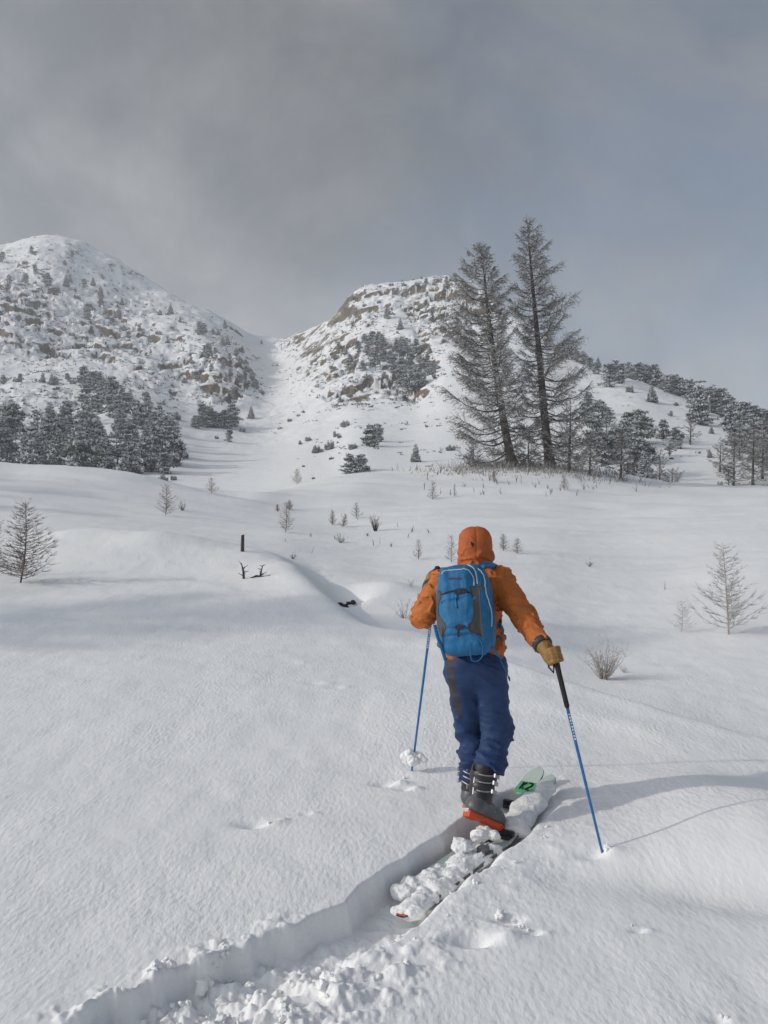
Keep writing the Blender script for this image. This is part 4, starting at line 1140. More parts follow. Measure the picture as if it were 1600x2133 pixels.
twig_bush(815, 1141, 15, 'faint twig tuft on the shaded slope', 17, 0.7, 8, (M_SAPTWIG, M_TWIGSNOW))
sapling(872, 1165, 42, 'slim sapling left of the skier', 18, wd=0.34, nbr=30)
sapling(940, 1172, 58, 'snow-flecked sapling directly behind the skier on the left', 19, wd=0.36, nbr=40, frost=0.45)
sapling(901, 1041, 37, 'sapling on the bright slope below the tall larches', 20, wd=0.38)
sapling(947, 1036, 27, 'thin sapling on the bright slope right of another sapling', 21, wd=0.3, nbr=16)
sapling(1049, 1149, 36, 'bushy sapling right of the skier hood', 22, wd=0.42, nbr=44, mats=DARK)
sapling(1077, 1155, 34, 'dark sapling standing farther right of the skier hood', 23, wd=0.45, nbr=34, mats=DARK)
twig_bush(610, 1165, 20, 'reddish twig bush at the end of the snow hump', 24, 1.2, 16, (M_SAPTWIG, M_TWIGSNOW))
twig_bush(1228, 1181, 20, 'low rust-brown dead twig alone on the bright slope', 25, 1.4, 14, (M_SAPTWIG, M_TWIGSNOW))
sapling(1385, 1230, 19, 'tiny upright twig on the shadow edge', 26, wd=0.12, nbr=10)
sapling(1420, 1317, 66, 'smaller rimed sapling left of the large rimed one', 27, wd=0.46, nbr=30, mats=PALE, frost=0.3)
sapling(1518, 1322, 192, 'large rimed larch sapling at the right of the snow field', 28, wd=0.42, nbr=50, mats=(M_PALETWIG, M_PALETWIG, M_TWIGSNOW), up=0.6, frost=0.4, twig=2.2, lean=-0.07)
twig_bush(1258, 1414, 98, 'pale many-stemmed dry bush right of the gloved hand', 29, 0.75, 58, frost=0.55)
twig_bush(1300, 1402, 30, 'low side shoot right of the pale dry bush', 31, 1.3, 10)
twig_bush(842, 1288, 56, 'sparse twig bush left of the bent elbow of the skier', 30, 0.9, 11, (M_SAPTWIG, M_TWIGSNOW))
twig_bush(855, 1222, 22, 'faint dry stalks on the bright bank', 32, 0.4, 6, (M_PALETWIG, M_TWIGSNOW))
sapling(1175, 1022, 30, 'small sapling on the crest below the taller larch', 34, wd=0.45, dmin=40)
sapling(1030, 1008, 26, 'small sapling on the crest below the left larch', 35, wd=0.45, dmin=40)
r = np.random.RandomState(44)
st = MB()
for _ in range(70):
    px, py = (r.uniform(880, 1330), r.uniform(985, 1035)) if r.rand() < 0.8 else (r.uniform(560, 900), r.uniform(1040, 1160))
    p = on_field(px, py, 15, 90); s = p[1] / F
    for _k in range(r.randint(1, 4)):
        st.tube([p, p + np.array([r.normal() * 3, 0, r.uniform(6, 15)]) * s], [0.6 * s, 0.3 * s], 3, cap=False)
o = link('dry_stalks', st.mesh('dry_stalks', M_GRASS))
props(o, 'thin dry stalks sticking out of the snow below the crest', 'grass', kind='stuff')

# wet dark stones of the stream showing in the opening of the gully
rk = np.random.RandomState(81)
e = empty('stream_stones', (HX, HD + 0.36, HZ - 0.15))
for k in range(4):
    rad = rk.uniform(0.05, 0.075)
    q = np.array([-0.12 + 0.075 * k, rk.normal() * 0.04, rk.normal() * 0.02])
    def fs(p, k=k, rad=rad): return ell(p, (0, 0, 0), (rad, rad * 0.8, rad * 0.7)) + 0.03 * fbm(p * 9 + k, 3)
    Vq, Qq = surface_nets(fs, (-.22, -.22, -.2), (.22, .22, .2), 0.02)
    link('stone', make_mesh('stone', Vq + q, Qq, M_WETSTONE), e)
props(e, 'dark wet stones in the little opening of the snowed-in stream', 'stones')

# old post
p = on_field(505, 1150, 15, 22)
b = MB(); s = p[1] / F
b.tube([(0, 0, -0.1), (0.002, 0, 12 * s), (0.006, 0, 26 * s), (0.008, 0, 35 * s)], [4.0 * s, 3.9 * s, 3.6 * s, 3.2 * s], 8)
e = empty('wooden_post', tuple(p))
link('post_body', b.mesh('post_body', M_POST, False), e)
b = MB()
b.tube([(0.008 , 0, 34.5 * s), (0.008, 0, 36.2 * s), (0.008, 0, 37 * s)], [3.6 * s, 3.2 * s, 1.2 * s], 8)
link('snow_cap', b.mesh('snow_cap', M_CLUMP), e)
props(e, 'short dark wooden post standing behind the snow hump', 'post')
# dead snag with two uprights
p = on_field(530, 1203, 12, 18); s = p[1] / F
e = empty('dead_snag', tuple(p))
r = np.random.RandomState(51)
for (x0, hgt, lean_, rad) in ((-22, 30, -5, 2.8), (12, 26, 6, 2.3)):
    b = MB()
    b.tube([(x0 * s, 0, -4 * s), ((x0 + lean_ * .2) * s, 0, hgt * .4 * s), ((x0 + lean_) * s, 0, hgt * s)], [rad * s, rad * .8 * s, rad * .3 * s], 6)
    for _ in range(9):
        z = r.uniform(2, hgt); dx = r.normal() * 9
        b.tube([((x0 + lean_ * z / hgt) * s, 0, z * s), ((x0 + lean_ * z / hgt + dx) * s, r.normal() * 3 * s, (z + r.uniform(0, 8)) * s)], [1.2 * s, 0.5 * s], 3)
    link('upright', b.mesh('upright', M_DARKWOOD), e)
b = MB()
b.tube([(-8 * s, 0, -3 * s), (4 * s, 0, 3 * s), (22 * s, 0, 1 * s), (34 * s, 0, 5 * s)], [2.6 * s, 2.4 * s, 2 * s, .8 * s], 6)
link('fallen_branch', b.mesh('fallen_branch', M_DARKWOOD), e)
props(e, 'dead dark snag with two uprights in the snow under the post', 'snag')

# ------------------------------------------------------------------ the skier
M_JACKET = mat('orange_shell_jacket', (0.46, 0.125, 0.018), 0.7, 0.10, 9, 0.003, 45)
M_HOOD = mat('red_orange_hood', (0.42, 0.095, 0.016), 0.7, 0.10, 12, 0.002, 60)
M_PANTS = mat('navy_shell_pants', (0.010, 0.036, 0.118), 0.7, 0.18, 10, 0.003, 40)
M_PANTSDARK = mat('dark_pants_panel', (0.035, 0.034, 0.040), 0.7, 0.2, 14)
M_GLOVE = mat('tan_leather_glove', (0.27, 0.145, 0.038), 0.6, 0.15, 30, 0.002, 90)
M_SKIN = mat('skin', (0.50, 0.30, 0.22), 0.55, 0.06, 40)
M_HAIR = mat('dark_hair', (0.03, 0.022, 0.016), 0.6, 0.3, 60)
M_EYE = mat('eye', (0.03, 0.03, 0.035), 0.25, 0.1, 30)
M_LIP = mat('lip', (0.38, 0.15, 0.13), 0.5, 0.05, 30)
M_BLUE = mat('blue_pack_fabric', (0.009, 0.135, 0.305), 0.65, 0.14, 16, 0.003, 55)
M_BLUE2 = mat('blue_pack_webbing', (0.010, 0.135, 0.32), 0.6, 0.15, 50)
M_GREY = mat('grey_pack_panel', (0.072, 0.068, 0.062), 0.75, 0.15, 60, 0.001, 200)
M_ZIP = mat('pale_zip_piping', (0.55, 0.57, 0.58), 0.5, 0.08, 80)
M_BLACK = mat('black_plastic', (0.015, 0.014, 0.015), 0.45, 0.2, 40)
M_RED = mat('dull_red_print', (0.34, 0.045, 0.05), 0.6, 0.05, 40)
M_POLE = mat('blue_pole_paint', (0.020, 0.15, 0.42), 0.30, 0.06, 20)
M_WHITE = mat('white_print', (0.75, 0.75, 0.74), 0.5, 0.05, 40)
M_GRIP = mat('black_foam_grip', (0.018, 0.015, 0.017), 0.8, 0.2, 80, 0.001, 200)
M_BOOT = mat('charcoal_boot_shell', (0.024, 0.021, 0.023), 0.42, 0.15, 20)
M_BOOTGREY = mat('grey_boot_shell', (0.095, 0.098, 0.104), 0.42, 0.12, 20)
M_SOLE = mat('orange_boot_sole', (0.62, 0.075, 0.012), 0.6, 0.12, 60, 0.002, 120)
M_STEEL = mat('buckle_metal', (0.36, 0.36, 0.37), 0.45, 0.1, 40, metal=0.6)
M_SKIWHITE = mat('pale_green_white_topsheet', (0.58, 0.66, 0.60), 0.35, 0.06, 6)
M_SKIGREEN = mat('green_topsheet', (0.13, 0.50, 0.24), 0.35, 0.12, 8)
M_SKIEDGE = mat('dark_ski_edge', (0.07, 0.075, 0.06), 0.4, 0.2, 30)
M_ORANGE = mat('orange_ski_tail', (0.65, 0.10, 0.02), 0.4, 0.1, 40)

BASE = np.array([0.60, 5.30, -1.93])
person = empty('person', tuple(BASE))
props(person, 'person in orange hooded jacket and navy pants climbing on skis, seen from behind', 'person')
def part(name, V, Fq, m, parent=person, mi=None, smooth=True, rel=True):
    o = link(name, make_mesh(name, V - BASE if rel else V, Fq, m, mi, smooth), parent)
    return o

hipL, hipR = Pt(963, 1395, 5.38), Pt(1018, 1395, 5.36)
kneeL, ankL = Pt(978, 1525, 5.52), Pt(984, 1632, 5.52)
kneeR, ankR = Pt(1036, 1522, 5.42), Pt(1012, 1640, 5.22)
shL, elL, wrL = Pt(917, 1217, 5.44), Pt(882, 1284, 5.52), Pt(898, 1222, 5.70)
shR, elR, wrR = Pt(1040, 1211, 5.50), Pt(1092, 1288, 5.30), Pt(1130, 1342, 5.10)
chest, belly = Pt(985, 1250, 5.53), Pt(988, 1335, 5.45)
neck, head = Pt(990, 1185, 5.58), Pt(990, 1138, 5.62)

# pants -------------------------------------------------------------
cR, nR = Pt(1020, 1601, 5.28), np.array([-0.42, -0.22, -0.88]); nR = nR / np.linalg.norm(nR)
cL = Pt(975, 1622, 5.5)
def wrk(p, f, a, o=3):
    return a * fbm(p * np.asarray(f), o, 0.55)
def sd_pants(p):
    pel = ell(p, Pt(990, 1388, 5.39), (0.182, 0.135, 0.15))
    fr = ((p - kneeR) @ (cR - kneeR)) / ((cR - kneeR) @ (cR - kneeR))
    lgR = smin(0.05, rcone(p, hipR, kneeR, 0.108, 0.084), rcone(p, kneeR, cR + (cR - kneeR) * 0.3, 0.083, 0.088))
    lgR = np.maximum(lgR, (p - cR) @ nR)
    lgL = smin(0.05, rcone(p, hipL, kneeL, 0.104, 0.076), rcone(p, kneeL, ankL + (0, 0, -0.05), 0.074, 0.064))
    lgL = np.maximum(lgL, cL[2] - p[:, 2])
    d = smin(0.045, pel, np.minimum(lgR, lgL))
    d = np.maximum(d, p[:, 2] - Pt(990, 1352, 5.4)[2])
    low = sstep(-1.05, -1.45, p[:, 2])
    crn = 1 - np.abs(fbm(p @ np.array([[5, 2, 3], [1, 5, 2], [4, 3, 9]]) + 2.0, 2)) * 2.6
    return d + wrk(p, (6, 6, 11), 0.013) * (0.5 + low) - 0.012 * np.clip(crn, 0, 1) ** 3 * (0.6 + 0.6 * low) + wrk(p + p[:, [2, 2, 2]] * 0.35, (13, 13, 20), 0.004)
V, Q = surface_nets(sd_pants, (0.28, 5.12, -1.78), (0.90, 5.75, -0.78), 0.0065)
fc = V[Q].mean(1)
# dark stretch panel down the inside of the left leg
pxs = CX + F * fc[:, 0] / fc[:, 1]; pys = CY - F * fc[:, 2] / fc[:, 1]
pan = (np.abs(pxs - np.interp(pys, [1365, 1400, 1440, 1500], [936, 938, 945, 962])) < np.interp(pys, [1365, 1400, 1470, 1500], [5, 7, 8, 2])) & (pys < 1500) & (fc[:, 1] < 5.4)
pants = part('pants', V, Q, [M_PANTS, M_PANTSDARK], mi=pan.astype(int))

# jacket --------------------------------------------------------------
def sd_torso(p):
    ch = ell(p, chest, (0.195, 0.135, 0.21))
    ab = ell(p, belly, (0.172, 0.13, 0.19))
    sh = rcone(p, Pt(925, 1214, 5.5), Pt(1040, 1208, 5.52), 0.07, 0.075)
    hem = rbox(p, Pt(986, 1352, 5.42), (0.175, 0.125, 0.07), 0.06)
    nk = rcone(p, Pt(990, 1200, 5.55), Pt(990, 1180, 5.58), 0.085, 0.075)
    return smin(0.07, ch, ab, sh, hem, nk)
def sd_jacket(p):
    t = sd_torso(p)
    aR = smin(0.04, rcone(p, shR, elR, 0.082, 0.066), rcone(p, elR, wrR, 0.064, 0.050))
    aL = smin(0.04, rcone(p, shL, elL, 0.076, 0.066), rcone(p, elL, wrL, 0.064, 0.048))
    axR = wrR - elR; axR = axR / np.linalg.norm(axR)
    aR = np.maximum(aR, (p - wrR) @ axR - 0.005)
    axL = wrL - elL; axL = axL / np.linalg.norm(axL)
    aL = np.where((p - wrL) @ axL > 0.005, np.maximum(aL, (p - wrL) @ axL - 0.005), aL)
    d = smin(0.05, t, aR, aL)
    d = np.maximum(d, Pt(985, 1371, 5.4)[2] - p[:, 2])
    arm = sstep(0.78, 0.86, p[:, 0]) + sstep(0.36, 0.30, p[:, 0])
    crn = 1 - np.abs(fbm(p @ np.array([[9, 3, 5], [2, 7, 3], [-6, 3, 8]]) + 5.0, 2)) * 2.6
    return d + wrk(p, (9, 9, 12), 0.010) - 0.015 * np.clip(crn, 0, 1) ** 4 + arm * wrk(p + p[:, [2, 0, 1]] * 0.4, (20, 12, 20), 0.008, 2)
V, Q = surface_nets(sd_jacket, (0.12, 5.05, -1.0), (1.04, 5.86, -0.28), 0.0062)
jacket = part('jacket', V, Q, M_JACKET)
# cuffs
for (w, a, rr) in ((wrR, elR, 0.052), (wrL, elL, 0.050)):
    ax = (w - a) / np.linalg.norm(w - a)
    b = MB(); b.tube([w - ax * 0.022, w - ax * 0.002, w + ax * 0.014, w + ax * 0.016], [rr + 0.004, rr + 0.007, rr + 0.004, rr - 0.006], 20)
    link('cuff', b.mesh('cuff', M_PANTSDARK, True, BASE), jacket)
# hood
def sd_hood(p):
    bx = rbox(p, head + (0, 0.0, 0.0), (0.098, 0.118, 0.125), 0.080)
    nk = rcone(p, Pt(990, 1150, 5.61), Pt(992, 1188, 5.57), 0.092, 0.104)
    cav = ell(p, head + (0, 0.115, -0.02), (0.070, 0.10, 0.095))
    d = smin(0.05, bx, nk)
    low = sstep(-0.20, -0.30, p[:, 2])
    crn = 1 - np.abs(fbm(p @ np.array([[8, 2, 6], [2, 8, 3], [-9, 4, 16]]) + 1.0, 2)) * 2.6
    d = d + wrk(p, (8, 8, 10), 0.006) - 0.011 * np.clip(crn, 0, 1) ** 3 * (0.25 + low)
    d = d + 0.004 * np.exp(-((p[:, 0] - head[0] + 0.004) / 0.0035) ** 2)
    d = np.maximum(d, -cav)
    return np.maximum(d, Pt(990, 1189, 5.57)[2] - p[:, 2])
V, Q = surface_nets(sd_hood, (0.43, 5.42, -0.41), (0.74, 5.80, -0.06), 0.0052)
hood = link('hood', make_mesh('hood', V - BASE, Q, M_HOOD), jacket)

def cast(px, py, fn, d0=4.95, d1=5.75, out_=0.0):
    """where the line of sight through a picture position meets a modelled surface"""
    ds = np.arange(d0, d1, 0.006)
    dirv = np.array([(px - CX) / F, 1.0, -(py - CY) / F])
    v = fn(dirv[None] * ds[:, None])
    k = np.nonzero(v < 0)[0]
    k = k[0] if len(k) else int(np.argmin(v))
    p = dirv * ds[k]
    e = 0.004
    gv = fn(np.concatenate([p + e * np.eye(3), p - e * np.eye(3)])); g = gv[:3] - gv[3:]
    g /= np.linalg.norm(g) + 1e-9
    return p + g * (out_ - float(v[k])), g
# small dark emblem on the hood: a little figure-like mark
b = MB()
for poly in ([(981, 1129), (984, 1132.5), (988, 1133)], [(984, 1131), (984.5, 1136), (983.5, 1139)], [(981, 1134), (984, 1134), (987, 1136)]):
    b.tube([cast(x, y, sd_hood, out_=0.001)[0] for x, y in poly], 0.0033, 5)
link('hood_emblem', b.mesh('hood_emblem', M_BLACK, True, BASE), jacket)

# body under the clothes: one continuous figure ------------------------
gR0, gR1 = Pt(1152, 1352, 5.04), Pt(1186, 1468, 4.96)
gL0, gL1 = Pt(912, 1182, 5.79), Pt(899, 1262, 5.86)
def sd_body(p):
    hd = ell(p, head + (0, 0.0, 0.005), (0.072, 0.090, 0.108))
    jaw = ell(p, head + (0, 0.035, -0.065), (0.052, 0.055, 0.05))
    f0 = head + np.array([0, 0.088, 0])
    nose = rcone(p, f0 + (0, -0.002, 0.015), f0 + (0, 0.020, -0.022), 0.008, 0.013)
    brow = rcone(p, f0 + (-0.04, -0.016, 0.026), f0 + (0.04, -0.016, 0.026), 0.010, 0.010)
    lips = rcone(p, f0 + (-0.018, -0.010, -0.052), f0 + (0.018, -0.010, -0.052), 0.007, 0.007)
    ears = np.minimum(ell(p, head + (-0.074, 0.0, -0.005), (0.010, 0.02, 0.032)), ell(p, head + (0.074, 0.0, -0.005), (0.010, 0.02, 0.032)))
    h_ = smin(0.02, smin(0.04, hd, jaw), nose, brow, lips, ears)
    sock = np.minimum(ell(p, f0 + (-0.030, 0.000, 0.006), (0.016, 0.012, 0.010)), ell(p, f0 + (0.030, 0.000, 0.006), (0.016, 0.012, 0.010)))
    h_ = np.maximum(h_, -sock)
    h_ = np.minimum(h_, np.minimum(ell(p, f0 + (-0.030, -0.010, 0.006), (0.0125,) * 3), ell(p, f0 + (0.030, -0.010, 0.006), (0.0125,) * 3)))
    tor = smin(0.08, ell(p, chest, (0.155, 0.105, 0.19)), ell(p, belly, (0.135, 0.10, 0.18)), ell(p, Pt(990, 1390, 5.39), (0.15, 0.105, 0.12)), rcone(p, neck + (0, -0.02, -0.06), head + (0, 0, -0.05), 0.055, 0.05))
    aR = smin(0.02, rcone(p, shR + (-0.02, 0, -0.01), elR, 0.050, 0.040), rcone(p, elR, wrR, 0.040, 0.027), rcone(p, wrR, wrR + (gR0 - wrR) * 0.6, 0.025, 0.016))
    aL = smin(0.02, rcone(p, shL + (0.02, 0, -0.01), elL, 0.048, 0.040), rcone(p, elL, wrL, 0.040, 0.027), rcone(p, wrL, wrL + (Pt(903, 1205, 5.74) - wrL) * 0.5, 0.025, 0.016))
    lR = smin(0.03, rcone(p, hipR, kneeR, 0.080, 0.058), rcone(p, kneeR, ankR, 0.055, 0.036))
    lL = smin(0.03, rcone(p, hipL, kneeL, 0.080, 0.056), rcone(p, kneeL, ankL, 0.052, 0.036))
    return smin(0.04, tor, aR, aL, lR, lL, h_)
V, Q = surface_nets(sd_body, (0.16, 4.95, -1.72), (1.04, 5.88, -0.10), 0.0125)
fc = V[Q].mean(1); rel = fc - head
mi = np.zeros(len(Q), int)
mi[(rel[:, 2] > -0.06) & ((rel[:, 1] < 0.01) | (rel[:, 2] > 0.075))] = 1
for s_ in (-1, 1): mi[np.linalg.norm(rel - np.array([s_ * 0.030, 0.080, 0.006]), axis=1) < 0.013] = 2
mi[(np.abs(rel[:, 0]) < 0.024) & (np.abs(rel[:, 2] + 0.052) < 0.009) & (rel[:, 1] > 0.07)] = 3
part('body', V, Q, [M_SKIN, M_HAIR, M_EYE, M_LIP], mi=mi)

# gloves: palm, four curled fingers and a thumb around each grip ---------
def glove(name, wrist, g0, g1, outward, lab):
    ax = (g1 - g0) / np.linalg.norm(g1 - g0)
    toW = wrist - g0; toW = toW - ax * (toW @ ax); e1 = toW / np.linalg.norm(toW)      # from the grip towards the wrist
    e2 = np.cross(ax, e1)
    if e2 @ outward < 0: e2 = -e2                                                       # back of the hand
    ctr = g0 + ax * 0.035
    fing = []
    for i in range(4):
        c = g0 + ax * (0.002 + 0.022 * i); rr_ = 0.033
        a = [(-0.5, 1.15), (0.35, 1.05), (1.15, 1.0), (1.9, 0.98), (2.7 - 0.2 * (i == 3), 0.95)]
        # angle 0 = back-of-hand side (e2), going over the far side (-e1)
        fing.append([c + rr_ * k * (math.cos(t) * e2 - math.sin(t) * e1) for t, k in a])
    thumb = [ctr + e1 * 0.035 - ax * 0.02, ctr + e1 * 0.028 - e2 * 0.024 - ax * 0.030, ctr - e2 * 0.036 - e1 * 0.004 - ax * 0.024]
    def sd(p):
        palm = smin(0.02, rcone(p, ctr + e1 * 0.02 + e2 * 0.028 - ax * 0.02, ctr + e1 * 0.02 + e2 * 0.028 + ax * 0.03, 0.026, 0.024), rcone(p, wrist, ctr + e1 * 0.03 + e2 * 0.02, 0.040, 0.034))
        d = palm
        for f_ in fing:
            q = rcone(p, f_[0], f_[1], 0.0155, 0.0150)
            for j in range(1, 4): q = np.minimum(q, rcone(p, f_[j], f_[j+1], 0.015 - 0.0006 * j, 0.0144 - 0.0006 * j))
            d = smin(0.007, d, q)
        th = np.minimum(rcone(p, thumb[0], thumb[1], 0.018, 0.016), rcone(p, thumb[1], thumb[2], 0.016, 0.013))
        d = smin(0.012, d, th)
        cuff_ = rcone(p, wrist - (ctr - wrist) * 0.28, wrist + (ctr - wrist) * 0.2, 0.046, 0.041)
        d = smin(0.02, d, cuff_)
        return d + wrk(p, (40, 40, 40), 0.002, 2)
    lo = np.minimum(np.minimum(g0, wrist), g0 + ax * 0.08) - 0.09; hi = np.maximum(np.maximum(g0, wrist), g0 + ax * 0.08) + 0.09
    V, Q = surface_nets(sd, lo, hi, 0.005)
    part(name, V, Q, M_GLOVE)
glove('glove', wrR, gR0, gR1, np.array([0.2, -0.6, 0.8]), '')
glove('glove', wrL, Pt(908, 1196, 5.78), gL1, np.array([-0.9, -0.4, 0.0]), '')

# boots -------------------------------------------------------------------
def boot(heel, fwd, roll_up, flip, cuff_top):
    fwd = fwd / np.linalg.norm(fwd)
    sidev = np.cross(fwd, roll_up); sidev /= np.linalg.norm(sidev)
    up = np.cross(sidev, fwd)
    A = np.stack([fwd, sidev, up])                         # rows: local axes (side = right of the wearer)
    toL = lambda p: (p - heel) @ A.T
    toW = lambda q: heel + np.asarray(q) @ A
    ct = (cuff_top - heel) @ A.T                            # cuff direction in boot space
    root = empty('boot', tuple(heel - BASE)); root.parent = person
    def emit(nm, fn, h, m, lo=(-0.07, -0.10, -0.02), hi=(0.36, 0.10, 0.50)):
        V, Q = surface_nets(fn, lo, hi, h)
        return link(nm, make_mesh(nm, V @ A, Q, m), root)
    def sole(q):
        w = np.interp(q[:, 0], [-0.02, 0.04, 0.11, 0.16, 0.24, 0.31], [0.030, 0.037, 0.031, 0.034, 0.046, 0.022])
        y = q[:, 1] / w * 0.04
        d = rbox(np.stack([q[:, 0], y, q[:, 2]], -1), (0.145, 0, 0.019), (0.163, 0.04, 0.021), 0.012)
        lug = 0.004 * np.sign(np.sin(q[:, 0] * 190)) * (q[:, 2] < 0.006)
        arch = ell(q, (0.115, 0, -0.012), (0.045, 0.09, 0.020))
        return np.maximum(d + lug * 0.6, -arch)
    emit('sole', sole, 0.0055, M_SOLE)
    an = np.array([0.075, 0, 0.13])
    def lower(q):
        y = q * np.array([1, 1.0, 1])
        d = smin(0.05, rcone(y, (0.055, 0, 0.075), (0.23, 0, 0.066), 0.057, 0.047), rcone(y, (0.05, 0, 0.07), an, 0.050, 0.056), rcone(y, (0.21, 0, 0.06), (0.27, 0, 0.055), 0.043, 0.034))
        return np.maximum(d, 0.036 - q[:, 2])
    emit('lower_shell', lower, 0.0055, M_BOOTGREY)
    ct2 = an + (ct - an) * 0.80
    def cuff_(q):
        d = rcone(q, an + (ct2 - an) * 0.02, ct2, 0.071, 0.081)
        notch = rcone(q, ct2 + (-0.08, 0, 0.03), ct2 + (-0.03, 0, -0.02), 0.03, 0.02)
        ring = 0.003 * np.sin(q[:, 2] * 95)
        return np.maximum(d + ring, -notch)
    emit('cuff_shell', cuff_, 0.0055, M_BOOT)
    emit('tongue', lambda q: smin(0.02, rcone(q, an + np.array([0.035, 0, -0.01]), (0.20, 0, 0.085), 0.040, 0.034), rcone(q, an + np.array([0.03, 0, 0]), ct2 + np.array([0.03, 0, 0.01]), 0.045, 0.055)), 0.0065, M_BOOT)
    emit('liner', lambda q: rcone(q, an + (ct - an) * 0.55, ct, 0.060, 0.071) + wrk(q, (20, 20, 20), 0.003, 2), 0.007, M_BLACK)
    # panel lines and buckles
    axc = (ct2 - an) / np.linalg.norm(ct2 - an)
    for k, f_ in enumerate((0.28, 0.62, 0.9)):
        c = an + (ct2 - an) * f_
        b = MB(); rr_ = 0.076 + 0.008 * f_
        xv = np.array([1.0, 0, 0]) - axc * axc[0]; xv /= np.linalg.norm(xv); yv = np.cross(axc, xv)
        ang = np.linspace(-1.9, 1.2, 12) + (math.pi / 2) * flip
        b.tube([(c + rr_ * (math.cos(t) * xv + math.sin(t) * yv) + axc * 0.012 * math.sin(t * 2)) @ A for t in ang], 0.0042, 5)
        t = ang[6]
        e_ = c + (rr_ + 0.006) * (math.cos(t) * xv + math.sin(t) * yv)
        b.box(e_ @ A, np.stack([axc @ A, (-math.sin(t) * xv + math.cos(t) * yv) @ A, (math.cos(t) * xv + math.sin(t) * yv) @ A]), (0.011, 0.026, 0.005))
        link('buckle', b.mesh('buckle', M_STEEL, False), root)
    b = MB()
    for k in range(2):
        p0 = np.array([0.155 + 0.055 * k, -0.05, 0.075 - 0.01 * k]); p1 = np.array([0.17 + 0.055 * k, 0.0, 0.118 - 0.018 * k]); p2 = np.array([0.165 + 0.055 * k, 0.052, 0.075 - 0.01 * k])
        b.tube([p0 @ A, ((p0 + p1) / 2 + (0, -0.01, 0.012)) @ A, p1 @ A, ((p2 + p1) / 2 + (0, 0.01, 0.012)) @ A, p2 @ A], 0.0045, 5)
    link('instep_buckles', b.mesh('instep_buckles', M_STEEL), root)
    b = MB()                                                # walk lever and heel tech fitting
    bk = np.array([-1.0, 0, 0]) - axc * (-axc[0]); bk /= np.linalg.norm(bk)
    b.tube([(an + axc * 0.0 + bk * 0.066) @ A, (an + axc * 0.07 + bk * 0.072) @ A, (an + axc * 0.12 + bk * 0.072) @ A], 0.006, 5)
    b.box(np.array([-0.012, 0, 0.035]) @ A, A, (0.008, 0.016, 0.010))
    link('walk_lever', b.mesh('walk_lever', M_STEEL, False), root)
    return root
toeR = np.array([0.700, 5.275, -1.905]); heelR = np.array([0.482, 5.115, -1.758])
boot(heelR, toeR - heelR, np.array([0.10, 0.35, 1.0]), 1, Pt(1010, 1597, 5.285))
heelL = np.array([0.515, 5.47, -1.845])
boot(heelL, np.array([SD[0], SD[1], 0.08]), np.array([0, 0, 1.0]), -1, ankL + np.array([0.005, 0.01, 0.12]))

# ------------------------------------------------------------------ backpack
pn = np.array([-0.27, -0.93, 0.20]); pn /= np.linalg.norm(pn)
pu = np.array([-0.07, 0.16, 1.0]); pu -= pn * (pu @ pn); pu /= np.linalg.norm(pu)
pr = np.cross(pu, pn); pr = pr if pr[0] > 0 else -pr
RP = np.stack([pr, pn, pu])
PC = Pt(970, 1270, 5.285)
def sd_pack_raw(p):
    q = (p - PC) @ RP.T
    taper = np.interp(q[:, 2], [-0.28, -0.10, 0.12, 0.27], [0.93, 1.06, 1.02, 0.80])
    y = np.stack([q[:, 0] / taper, q[:, 1] / np.interp(q[:, 2], [-0.28, -0.1, 0.1, 0.27], [0.95, 1.1, 1.0, 0.72]), q[:, 2]], -1)
    main = rbox(y, (0, 0, 0), (0.158, 0.118, 0.268), 0.078)
    fp = rbox(q, (-0.025, 0.105, 0.145), (0.098, 0.040, 0.105), 0.042)             # top front pocket
    mp_ = rbox(q, (-0.018, 0.105, -0.055), (0.100, 0.055, 0.125), 0.055)           # middle bulge
    lp = rbox(q, (-0.005, 0.075, -0.195), (0.120, 0.055, 0.075), 0.055)
    return q, smin(0.035, main, fp, mp_, lp)
def sd_pack(p):
    q, d = sd_pack_raw(p)
    s1 = np.exp(-((q[:, 2] - 0.050 - 0.12 * q[:, 0]) / 0.008) ** 2) * 0.008 * (np.abs(q[:, 0] + 0.02) < 0.10)
    s2 = np.exp(-((q[:, 2] + 0.160) / 0.008) ** 2) * 0.007 * (np.abs(q[:, 0]) < 0.11)
    fold = wrk(q, (22, 8, 7), 0.006) + wrk(q, (14, 14, 26), 0.003, 2)
    return d + s1 + s2 + fold
V, Q = surface_nets(sd_pack, PC - 0.36, PC + 0.36, 0.0055)
pack = empty('backpack', tuple(PC - pu * 0.27))
PB = PC - pu * 0.27
props(pack, 'blue ski-touring backpack with grey panels worn by the climbing person', 'backpack')
link('pack_body', make_mesh('pack_body', V - PB, Q, M_BLUE), pack)
def pk(name, b, m, sm=True): return link(name, b.mesh(name, m, sm, PB), pack)
def dense(poly, n=6):
    poly = np.array(poly, float); t = np.arange(len(poly)); tt_ = np.linspace(0, len(poly) - 1, (len(poly) - 1) * n + 1)
    return np.stack([hermite(t, poly[:, k], tt_, False) for k in range(2)], -1)
for poly, w in (([(921, 1196), (926, 1190), (940, 1188), (956, 1187), (971, 1186), (980, 1194), (986, 1205), (987, 1221)], 0.0030),
                ([(975, 1177), (985, 1183.5), (990.5, 1192.5), (993, 1204.5), (995, 1217)], 0.0036),
                ([(995, 1185), (1002.5, 1192.5), (1008, 1204.5), (1010, 1222), (1013, 1239), (1019, 1257), (1023.5, 1275), (1024, 1290), (1023.5, 1305)], 0.0032)):
    b = MB(); b.tube([cast(x, y, sd_pack, out_=0.0015)[0] for x, y in dense(poly)], w, 6); pk('zip', b, M_ZIP)
